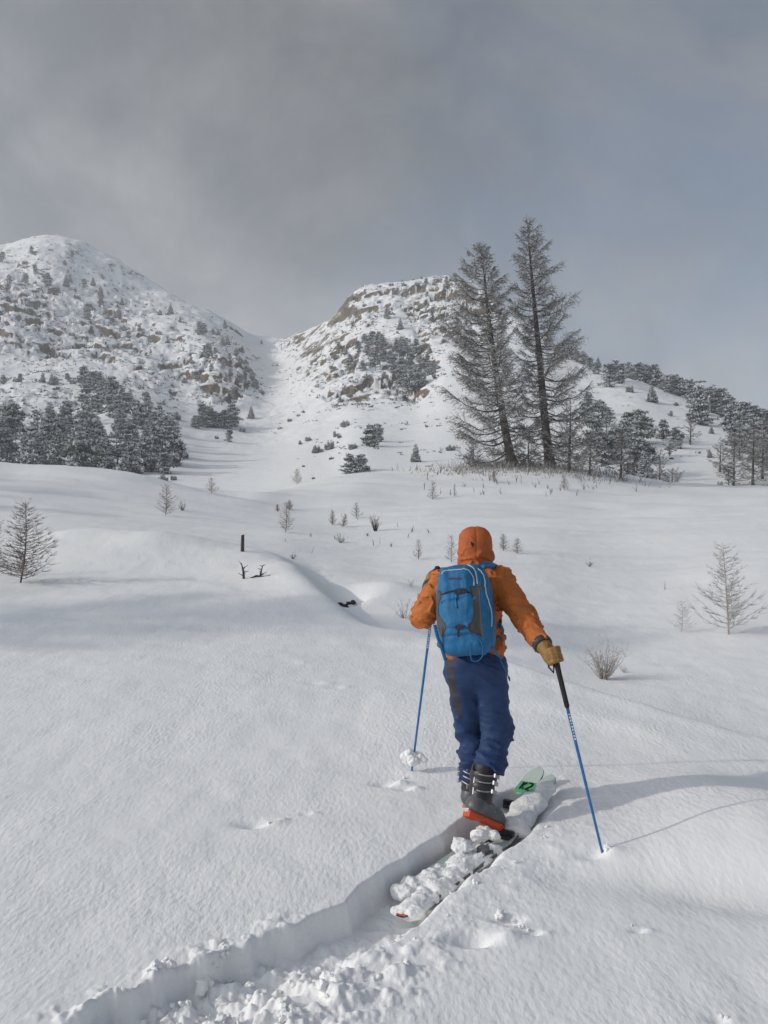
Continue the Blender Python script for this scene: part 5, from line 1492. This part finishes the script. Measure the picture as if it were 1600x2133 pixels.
def strip(lf, rt, n=18, m_=6, out_=0.003):
    l_, r_ = dense(lf, 4), dense(rt, 4)
    l_ = l_[np.linspace(0, len(l_) - 1, n).astype(int)]; r_ = r_[np.linspace(0, len(r_) - 1, n).astype(int)]
    P_, Nn = [], []
    for i in range(n):
        for j in range(m_):
            x, y = l_[i] + (r_[i] - l_[i]) * j / (m_ - 1)
            a, g = cast(x, y, sd_pack, out_=out_); P_.append(a); Nn.append(g)
    P_ = np.array(P_); Nn = np.array(Nn); n_ = len(P_)
    top = grid_faces(n, m_); bot = top[:, ::-1] + n_
    idx = np.arange(n_).reshape(n, m_)
    loop = list(idx[0]) + list(idx[1:, -1]) + list(idx[-1, -2::-1]) + list(idx[-2:0:-1, 0])
    sd = np.array([(loop[k], loop[(k+1) % len(loop)], loop[(k+1) % len(loop)] + n_, loop[k] + n_) for k in range(len(loop))])
    return np.concatenate([P_, P_ - Nn * (out_ + 0.006)]) - PB, np.concatenate([top, bot, sd])
V, Q = strip([(978.5,1222),(980,1236),(986,1252),(986,1275),(984.5,1293),(975.5,1301),(978,1314),(995,1323)], [(1008.5,1220),(1000,1230),(999,1245),(1001,1267),(1002.5,1290),(1004,1305),(1006,1318),(1008,1327)])
link('side_panel', make_mesh('side_panel', V, Q, M_GREY), pack)
V, Q = strip([(914,1230),(911,1252),(910,1275),(911,1292),(914,1309),(919,1326)], [(920,1231),(919,1245),(914.5,1262),(916,1283),(930,1304),(922,1326)])
link('side_panel', make_mesh('side_panel', V, Q, M_GREY), pack)
def buckle(px0, px1, py0, py1):
    c, g = cast((px0 + px1) / 2, (py0 + py1) / 2, sd_pack, out_=0.004)
    b = MB(); w, h = (px1 - px0) / 2 / F * c[1], (py1 - py0) / 2 / F * c[1]
    ax = np.stack([pr, g, pu])
    b.box(c, ax, (w * 0.62, 0.006, h)); b.box(c - pr * w * 0.86, ax, (w * 0.14, 0.005, h * 0.75)); b.box(c + pr * w * 0.86, ax, (w * 0.14, 0.005, h * 0.75))
    b.box(c + g * 0.006, ax, (w * 0.2, 0.003, h * 0.7))
    pk('buckle', b, M_BLACK, False)
buckle(947, 973, 1226, 1237); buckle(949, 969, 1302, 1311)
def web(poly, w, m, name='strap', fn=sd_pack, out_=0.003, d=None, n=4):
    b = MB()
    pts = dense(poly, n) if len(poly) > 2 else np.array(poly, float)
    P_ = [cast(q[0], q[1], fn, out_=out_)[0] if d is None else Pt(q[0], q[1], np.interp(q[1], d[0], d[1])) for q in pts]
    b.tube(P_, w, 6); return pk(name, b, m)
web([(920,1238),(935,1233),(948,1231)], 0.0045, M_BLACK, 'crease_strap'); web([(972,1232),(978,1236)], 0.0045, M_BLACK, 'crease_strap')
web([(930,1304),(940,1305),(950,1306)], 0.005, M_BLUE2); web([(968,1307),(976,1308)], 0.005, M_BLUE2)
web([(954,1311),(954,1318),(955,1325)], 0.006, M_PANTSDARK, 'strap_tail'); web([(951,1238),(950,1252),(952,1266)], 0.006, M_BLUE2, 'strap_tail')
# print on the pocket: small worn red lettering
b = MB()
x = 935.0
for k, w in enumerate((3.2, 2.4, 3.0, 2.2, 2.8, 2.4, 3.0, 2.4)):
    a0 = [cast(x + fx * w, 1203.2 + fy * 3.6, sd_pack, out_=0.0012)[0] for fx, fy in ((0, 0), (0, 1))]
    a1 = [cast(x + fx * w, 1203.2 + fy * 3.6, sd_pack, out_=0.0012)[0] for fx, fy in ((0, 0.05), (1, 0.05 if k % 2 else 0.95))]
    a2 = [cast(x + fx * w, 1203.2 + fy * 3.6, sd_pack, out_=0.0012)[0] for fx, fy in ((0, 0.95), (1, 0.95 if k % 3 else 0.5))]
    for s_ in (a0, a1, a2): b.tube(s_, 0.0011, 4)
    x += w + 0.9
pk('red_lettering', b, M_RED)
# hanging webbing, lanyard and cord loop
DL = ([1295, 1330, 1345, 1380, 1420], [5.14, 5.16, 5.17, 5.20, 5.24])
for nm, poly, w, m in (('compression_strap', [(905.5,1302),(911,1325),(920,1350),(928,1375)], 0.010, M_BLUE2), ('compression_strap', [(1004,1302),(1010,1323),(1022,1342),(1036,1364),(1046,1372)], 0.0065, M_BLUE2)):
    web(poly, w, m, nm, d=DL)
web([(1041,1372),(1050,1390),(1058,1406),(1061,1413)], 0.0028, M_BLUE2, 'cord', d=DL)
b = MB(); b.tube([Pt(1060, 1410, 5.235), Pt(1062, 1418, 5.24)], [0.007, 0.004], 6); pk('cord_end', b, M_BLACK)
web([(985,1318),(996,1328),(1004,1342),(1006,1362),(999,1374),(989,1378),(982,1373),(980,1358),(978,1338)], 0.0035, M_BLUE2, 'cord_loop', d=([1318, 1345, 1380], [5.075, 5.085, 5.12]))
# shoulder straps over both shoulders, hip belt
for (pts, m) in (([Pt(1006,1180,5.36), Pt(1020,1176,5.42), Pt(1034,1182,5.50), Pt(1038,1200,5.60), Pt(1036,1240,5.64)], M_BLACK), ([Pt(930,1190,5.38), Pt(922,1188,5.46), Pt(918,1196,5.54), Pt(922,1230,5.63)], M_BLACK),
                ([Pt(1004,1178,5.33), Pt(1016,1176,5.38), Pt(1026,1179,5.44)], M_BLUE2)):
    b = MB(); b.tube(pts, 0.020 if m is M_BLACK else 0.021, 8); pk('shoulder_strap', b, m)
b = MB(); b.tube([Pt(1030,1262,5.60), Pt(1040,1275,5.52), Pt(1041,1300,5.45), Pt(1036,1330,5.38)], 0.014, 6); pk('side_strap', b, M_BLACK)
b = MB(); b.tube([Pt(1020,1335,5.28), Pt(1036,1332,5.36), Pt(1047,1328,5.46), Pt(1040,1326,5.56)], [0.02, 0.026, 0.026, 0.02], 8); pk('hip_belt', b, M_GREY)
b = MB(); b.tube([Pt(1042,1300,5.40), Pt(1046,1312,5.42), Pt(1046,1325,5.42)], [0.010, 0.014, 0.012], 6); pk('hip_pocket', b, M_BLUE2)
b = MB(); b.tube([Pt(925,1345,5.28), Pt(918,1342,5.40), Pt(925,1338,5.54)], [0.02, 0.025, 0.02], 8); pk('hip_belt', b, M_GREY)

# ------------------------------------------------------------------ ski poles
def pole(top, tip, grip_len, basket_at, label, snowy):
    ax = (tip - top) / np.linalg.norm(tip - top); L_ = np.linalg.norm(tip - top)
    e = empty('ski_pole', tuple(tip)); props(e, label, 'ski pole', 'ski poles')
    at = lambda s: top + ax * s
    b = MB(); b.tube([at(grip_len * 0.9), at(L_ * 0.6), at(L_ + 0.12)], [0.0095, 0.0085, 0.0065], 10); link('shaft', b.mesh('shaft', M_POLE, True, tip), e)
    b = MB()
    prof_ = [(0.0, 0.012), (0.006, 0.019), (0.02, 0.021), (0.04, 0.017), (0.06, 0.0165), (0.09, 0.0175), (0.12, 0.0160), (0.15, 0.0155), (grip_len * 0.75, 0.0145), (grip_len * 0.97, 0.0145), (grip_len, 0.0095)]
    b.tube([at(s) for s, _ in prof_], [q for _, q in prof_], 12); link('grip', b.mesh('grip', M_GRIP, True, tip), e)
    b = MB()
    x = np.cross(ax, np.array([0, 1.0, 0])); x /= np.linalg.norm(x); y = np.cross(ax, x)
    b.tube([at(0.02) - x * 0.018, at(0.05) - x * 0.045 + y * 0.01, at(0.10) - x * 0.050 + y * 0.012, at(0.135) - x * 0.030 + y * 0.006, at(0.10) - x * 0.020, at(0.03) - x * 0.018], 0.0055, 6); link('wrist_strap', b.mesh('wrist_strap', M_BLACK, True, tip), e)
    b = MB()
    for k in range(9):                                      # worn white lettering down the shaft
        s = grip_len + 0.035 + 0.017 * k
        c = at(s) - y * 0.0078 * (1 if y[1] > 0 else -1)
        b.box(c, np.stack([ax, x, y]), (0.0055 if k % 3 else 0.003, 0.0042, 0.0022))
    link('shaft_lettering', b.mesh('shaft_lettering', M_WHITE, False, tip), e)
    b = MB(); b.tube([at(basket_at - 0.03), at(basket_at), at(basket_at + 0.004)], [0.012, 0.014, 0.012], 10)
    for k in range(18):
        t0, t1 = 2 * math.pi * k / 18, 2 * math.pi * (k + 1) / 18
        b.tube([at(basket_at) + 0.045 * (math.cos(t0) * x + math.sin(t0) * y), at(basket_at) + 0.045 * (math.cos(t1) * x + math.sin(t1) * y)], 0.005, 5)
        if k % 3 == 0: b.tube([at(basket_at - 0.008), at(basket_at) + 0.045 * (math.cos(t0) * x + math.sin(t0) * y)], 0.004, 4)
    link('basket', b.mesh('basket', M_BLACK, True, tip), e)
    b = MB(); b.tube([at(L_ + 0.11), at(L_ + 0.145)], [0.006, 0.002], 6); link('tip', b.mesh('tip', M_STEEL, True, tip), e)
    return at, ax
tipR = Pt(1255, 1777, 4.80); tipR[2] = field_z(tipR[0], tipR[1]); tipR = Pt(1255, 1777, -tipR[2] * F / (1777 - CY))
atR, axR_ = pole(Pt(1152, 1350, 5.04), tipR, 0.34, np.linalg.norm(tipR - Pt(1152, 1350, 5.04)) + 0.05, 'blue ski pole held low in the right glove, tip in the snow', False)
tipL = Pt(858, 1606, 6.15); tipL[2] = field_z(tipL[0], tipL[1]); tipL = Pt(858, 1606, -tipL[2] * F / (1606 - CY))
topL = Pt(912, 1180, 5.79); LL = np.linalg.norm(tipL - topL)
atL, axL_ = pole(topL, tipL, 0.40, LL - 0.095, 'blue ski pole held high in the left hand, snow on its basket', True)

# ------------------------------------------------------------------ skis
def ski(tail, s_tip, off_z, label, tailmark):
    """swept plate along the track direction; s measured from the tail"""
    e = empty('ski', (tail[0], tail[1], off_z(0)))
    n = 70
    ss = np.linspace(0, s_tip, n)
    w = np.interp(ss / s_tip, [0, 0.02, 0.06, 0.45, 0.86, 0.95, 0.985, 1.0], [0.020, 0.040, 0.054, 0.046, 0.063, 0.058, 0.036, 0.008])
    z = np.array([off_z(s) for s in ss])
    th = np.interp(ss / s_tip, [0, 0.4, 0.6, 1], [0.008, 0.018, 0.018, 0.007])
    V, Q, mi = [], [], []
    for i in range(n):
        c = tail + SD * ss[i]
        for k, (lat_, up_) in enumerate(((-1, 0), (-1, 0.6), (-0.93, 1), (0.93, 1), (1, 0.6), (1, 0))):
            q = c + SP * (w[i] * lat_)
            V.append((q[0], q[1], z[i] + th[i] * up_))
    for i in range(n - 1):
        for k in range(6):
            Q.append((i*6 + k, i*6 + (k+1) % 6, (i+1)*6 + (k+1) % 6, (i+1)*6 + k))
            f_ = ss[i] / s_tip
            mi.append((1 if 0.82 < f_ < 0.895 else (0 if f_ > 0.022 else 3)) if k == 2 else 2)
    V = np.array(V); org = np.array([tail[0], tail[1], off_z(0)])
    link('ski_plate', make_mesh('ski_plate', V - org, np.array(Q), [M_SKIWHITE, M_SKIGREEN, M_SKIEDGE, M_ORANGE], mi, False), e)
    props(e, label, 'ski', 'pair of touring skis')
    return e, org
def zr(s):  # right ski
    return float(np.interp(s, [0, 0.5, 1.1, 1.3, 1.5, 1.65, 1.76, 1.90], [-1.955, -1.955, -1.945, -1.885, -1.815, -1.765, -1.725, -1.685]))
eR, oR = ski(TAIL, 1.80, zr, 'right touring ski under the lifted boot, its front buried under snow', True)
TAIL2 = TAIL + SP * 0.13 + SD * 0.20
def zl(s): return zr(s + 0.10) + 0.004
eL, oL = ski(TAIL2, 1.70, zl, 'left touring ski with pale tip and green top rising from the snow', True)
# dark lettering on the green part of the left ski: two characters
b = MB()
def on_ski(s, lat_): 
    q = TAIL2 + SD * s + SP * lat_
    return np.array([q[0], q[1], zl(s) + 0.014])
for seg in (((1.44, 0.030), (1.51, 0.030)), ((1.475, 0.030), (1.51, 0.006)), ((1.475, 0.030), (1.44, 0.006)), ((1.51, -0.008), (1.512, -0.034)), ((1.512, -0.034), (1.48, -0.034)), ((1.48, -0.034), (1.44, -0.008)), ((1.44, -0.008), (1.44, -0.034))):
    b.tube([on_ski(*seg[0]), on_ski(*seg[1])], 0.0055, 4)
link('ski_lettering', b.mesh('ski_lettering', M_BLACK, False, oL), eL)
# bindings
def binding(e, org, zf, tail, s_toe):
    b = MB()
    ax = np.array([[SD[0], SD[1], 0], [SP[0], SP[1], 0], [0, 0, 1.0]])
    c = lambda s, h: np.array([*(tail + SD * s), zf(s) + 0.014 + h])
    b.box(c(s_toe - 0.01, 0.012), ax, (0.05, 0.032, 0.012)); b.box(c(s_toe - 0.02, 0.03), ax, (0.012, 0.044, 0.016))
    link('toe_binding', b.mesh('toe_binding', M_BLACK, False, org), e)
    b = MB()
    b.box(c(s_toe - 0.31, 0.012), ax, (0.06, 0.034, 0.012)); b.box(c(s_toe - 0.31, 0.035), ax, (0.028, 0.026, 0.022)); b.tube([c(s_toe - 0.28, 0.05), c(s_toe - 0.25, 0.05)], 0.005, 5)
    link('heel_binding', b.mesh('heel_binding', M_BOOTGREY, False, org), e)
binding(eR, oR, zr, TAIL, 1.16); binding(eL, oL, zl, TAIL2, 1.27)

# ------------------------------------------------------------------ loose snow: on the skis, beside the track, on the pole basket
def snow_lump(name, balls, label, group, h=0.009, nz=0.012, fq=28.0, parent=None):
    balls = np.array(balls)
    org = balls[:, :3].mean(0); org[2] = balls[:, 2].min()
    def fn(p):
        d = ell(p, balls[0, :3], (balls[0, 3],) * 3)
        for c in balls[1:]: d = smin(0.040, d, np.linalg.norm((p - c[:3]) * (1, 1, 1.25), axis=1) - c[3])
        return d + nz * 1.5 * fbm(p * fq, 4, 0.65)
    V, Q = surface_nets(fn, (balls[:, :3] - balls[:, 3:]).min(0) - 0.03, (balls[:, :3] + balls[:, 3:]).max(0) + 0.03, h)
    if parent is not None:
        return link(name, make_mesh(name, V - np.array(parent.location), Q, M_CLUMP), parent)
    o = link(name, make_mesh(name, V - org, Q, M_CLUMP), None, tuple(org))
    return props(o, label, 'snow', group)
r = np.random.RandomState(61)
def ski_balls(s0, s1, l0, l1, n, r0, r1, lift=0.0):
    out_ = []
    for _ in range(n):
        s_, l_ = r.uniform(s0, s1), r.uniform(l0, l1); q = TAIL + SD * s_ + SP * l_; rad = r.uniform(r0, r1)
        out_.append((q[0], q[1], zr(s_) + rad * 0.05 + lift, rad))
    return out_
HG = 'snow lying on the skis'
snow_lump('snow_heap', ski_balls(1.22, 1.52, -0.05, 0.06, 46, 0.030, 0.055, 0.01) + ski_balls(1.45, 1.70, -0.045, 0.035, 26, 0.018, 0.034), 'smooth heap of snow over the front of the right ski', HG, nz=0.010, fq=16)
snow_lump('snow_heap', ski_balls(1.22, 1.34, 0.04, 0.11, 14, 0.020, 0.034), 'snow piled on the left ski in front of the boots', HG, nz=0.010, fq=16)
snow_lump('snow_heap', ski_balls(0.62, 0.98, -0.03, 0.10, 30, 0.028, 0.050), 'crumbly snow heap on the skis right behind the lifted boot', HG)
snow_lump('snow_heap', ski_balls(0.28, 0.66, -0.025, 0.13, 40, 0.024, 0.046), 'crumbly snow heap halfway along the ski tails', HG)
snow_lump('snow_heap', ski_balls(0.03, 0.32, -0.045, 0.04, 26, 0.020, 0.034), 'thin snow cover near the orange tail of the right ski', HG)
snow_lump('snow_heap', ski_balls(0.215, 0.45, 0.07, 0.18, 24, 0.020, 0.034), 'thin snow cover near the orange tail of the left ski', HG)
for (px, py, z, rad, lab) in ((995, 1742, -1.86, 0.034, 'round snow lump right under the orange boot sole'), (962, 1763, -1.88, 0.036, 'round snow lump lowest behind the boot'), (1015, 1733, -1.85, 0.026, 'small snow lump beside the orange boot toe')):
    d = -z * F / (py - CY); c = Pt(px, py, d)
    snow_lump('snow_lump', [(c[0] + r.normal() * .02, c[1] + r.normal() * .02, c[2] + r.normal() * .01, rad * r.uniform(.6, 1)) for _ in range(5)], lab, HG, h=0.007)
c = atL(LL - 0.12)
snow_lump('snow_lump', [(c[0] + r.normal() * .022, c[1] + r.normal() * .02, c[2] - 0.02 + r.normal() * .022, r.uniform(.016, .028)) for _ in range(14)] + [(c[0] - .03, c[1], c[2] + .03, .018), (c[0] + .045, c[1], c[2] + .005, .014)], 'snow stuck on the basket of the left ski pole', HG, h=0.006, nz=0.008, fq=40)
# clods thrown out beside the old track
CL = []
for k in range(6):
    RC = [np.linalg.qr(r.normal(size=(3, 3)))[0] for _ in range(6)]
    bl = np.array([(r.normal() * .5, r.normal() * .5, r.normal() * .35, r.uniform(.45, .8)) for _ in range(6)])
    def fn(p, bl=bl, RC=RC, k=k):
        R_ = RC[0]
        d = rbox(p, bl[0, :3], (bl[0, 3], bl[0, 3] * .8, bl[0, 3] * .6), 0.12, R_)
        for j_, c_ in enumerate(bl[1:]): d = smin(0.16, d, rbox(p, c_[:3], (c_[3] * .8, c_[3] * .65, c_[3] * .55), 0.10, RC[j_ + 1]))
        return d + 0.30 * np.abs(fbm(p * 1.5 + k, 3, 0.6)) + 0.10 * fbm(p * 5 + k, 2)
    V, Q = surface_nets(fn, (-2, -2, -1.7), (2, 2, 1.7), 0.14)
    CL.append(make_mesh('snow_clod', V, Q, M_CLOD))
CLS = {}
cum = np.concatenate([[0], np.cumsum(np.linalg.norm(np.diff(TRK, axis=0), axis=1))])
def at_track(s_, l_):
    i = int(np.clip(np.searchsorted(cum, s_) - 1, 0, len(TRK) - 2)); t_ = (s_ - cum[i]) / (cum[i+1] - cum[i]); dv = TRK[i+1] - TRK[i]; dv = dv / np.linalg.norm(dv)
    q = TRK[i] + (TRK[i+1] - TRK[i]) * t_
    return q + np.array([-dv[1], dv[0]]) * l_
for (n, s0, s1, l0, l1, r0, r1, lab, grp) in ((44, 0.7, 2.35, -0.46, -0.08, .014, .050, 'loose snow clod on the crumbled right lip of the old track', 'clods on the right lip'), (24, 0.8, 2.2, -0.14, 0.12, .014, .046, 'loose snow clod lying on the floor of the old track', 'clods in the track'),
                                   (22, 0.7, 1.95, 0.13, 0.26, .012, .040, 'loose snow clod along the left lip of the old track', 'clods on the left lip'), (16, 2.3, 4.2, -0.34, -0.18, .007, .020, 'small snow crumb beside the right edge of the skis', 'crumbs beside the skis')):
    for _ in range(n):
        q = at_track(r.uniform(s0, s1), r.uniform(l0, l1)); rad = r0 + (r1 - r0) * r.rand() ** 1.8
        o = link('snow_clod', CL[r.randint(6)], None, (q[0], q[1], field_z(q[0], q[1]) + rad * 0.15), r.rand() * 6.28, (rad * r.uniform(.8, 1.3), rad, rad * r.uniform(.7, 1.0)))
        props(o, lab, 'snow', grp); CLS.setdefault(grp, []).append(o)
for grp, os_ in CLS.items():
    for n, q in enumerate(sorted(os_, key=lambda q: q.location[0] / q.location[1])):
        q['label'] = q['label'] + ', %s from the left' % ordinal(n + 1)
for (px, py, rad, lab) in ((1505, 2122, .013, 'lone little snowball near the lower right corner'), (1318, 1931, .009, 'tiny snowball on the smooth snow below the right pole'), (1040, 1918, .03, 'snow clod at the pole hole below the skis'), (1085, 1935, .014, 'small clod right of the pole hole below the skis'),
                           (1100, 1942, .010, 'tiny crumb right of the pole hole below the skis'), (838, 1622, .018, 'snow crumb at the old pole hole by the left basket'), (560, 1716, .018, 'snow crumb at the old pole hole on the left'), (1268, 1770, .022, 'snow crumb beside the right pole tip')):
    p = on_field(px, py, 2.5, 8)
    props(link('snow_clod', CL[px % 6], None, (p[0], p[1], p[2] + rad * .4), px * 1.0, (rad * 1.1, rad, rad)), lab, 'snow', 'single snow clods on the smooth slope')

# ------------------------------------------------------------------ the wood's edge left of the picture: it throws the long shadows across the slope
for i, (x, d, h) in enumerate(((-25.5, 7.4, 15.0), (-36.0, 17.5, 13.0), (-34.0, 21.0, 10.0), (-38.0, 25.5, 13.0), (-36.0, 29.5, 10.0), (-41.0, 33.0, 13.0), (-43.0, 38.0, 11.0), (-40.0, 14.0, 14.0))):
    src = TALL[i % 2]
    sc_ = h / src[1]
    e = empty('larch_tree', (x, d, field_z(x, d))); e.rotation_euler = (0, 0, i * 1.3); e.scale = (sc_,) * 3
    for ch in src[0].children:
        c = ch.copy(); COL.objects.link(c); c.parent = e
    props(e, '%s bare larch of the wood edge left of the picture, counted from the front' % ordinal(i + 1), 'tree', 'larches left of the picture')

# ------------------------------------------------------------------ cold misty air
hz, t_, b_ = new_mat('mist')
t_.nodes.remove(b_)
pv = N(t_, 'ShaderNodeVolumePrincipled')
pv.inputs['Color'].default_value = (0.93, 0.95, 0.98, 1)
pv.inputs['Density'].default_value = 0.0006
pv.inputs['Anisotropy'].default_value = 0.2
t_.links.new(pv.outputs[0], t_.nodes['Material Output'].inputs['Volume'])
zlo = min(fz.min(), mz.min()) - 1.0; zhi = max(fz.max(), mz.max()) + 25.0
xm = max(abs(FX).max(), abs(MX).max()) + 20
b = MB(); b.box((0, (mrows[-1] - 30) / 2 + 10, (zlo + zhi) / 2), np.eye(3), (xm, (mrows[-1] + 60) / 2, (zhi - zlo) / 2))
o = link('haze', b.mesh('haze', hz, False)); props(o, 'thin cold mist in the air', 'haze', kind='stuff')
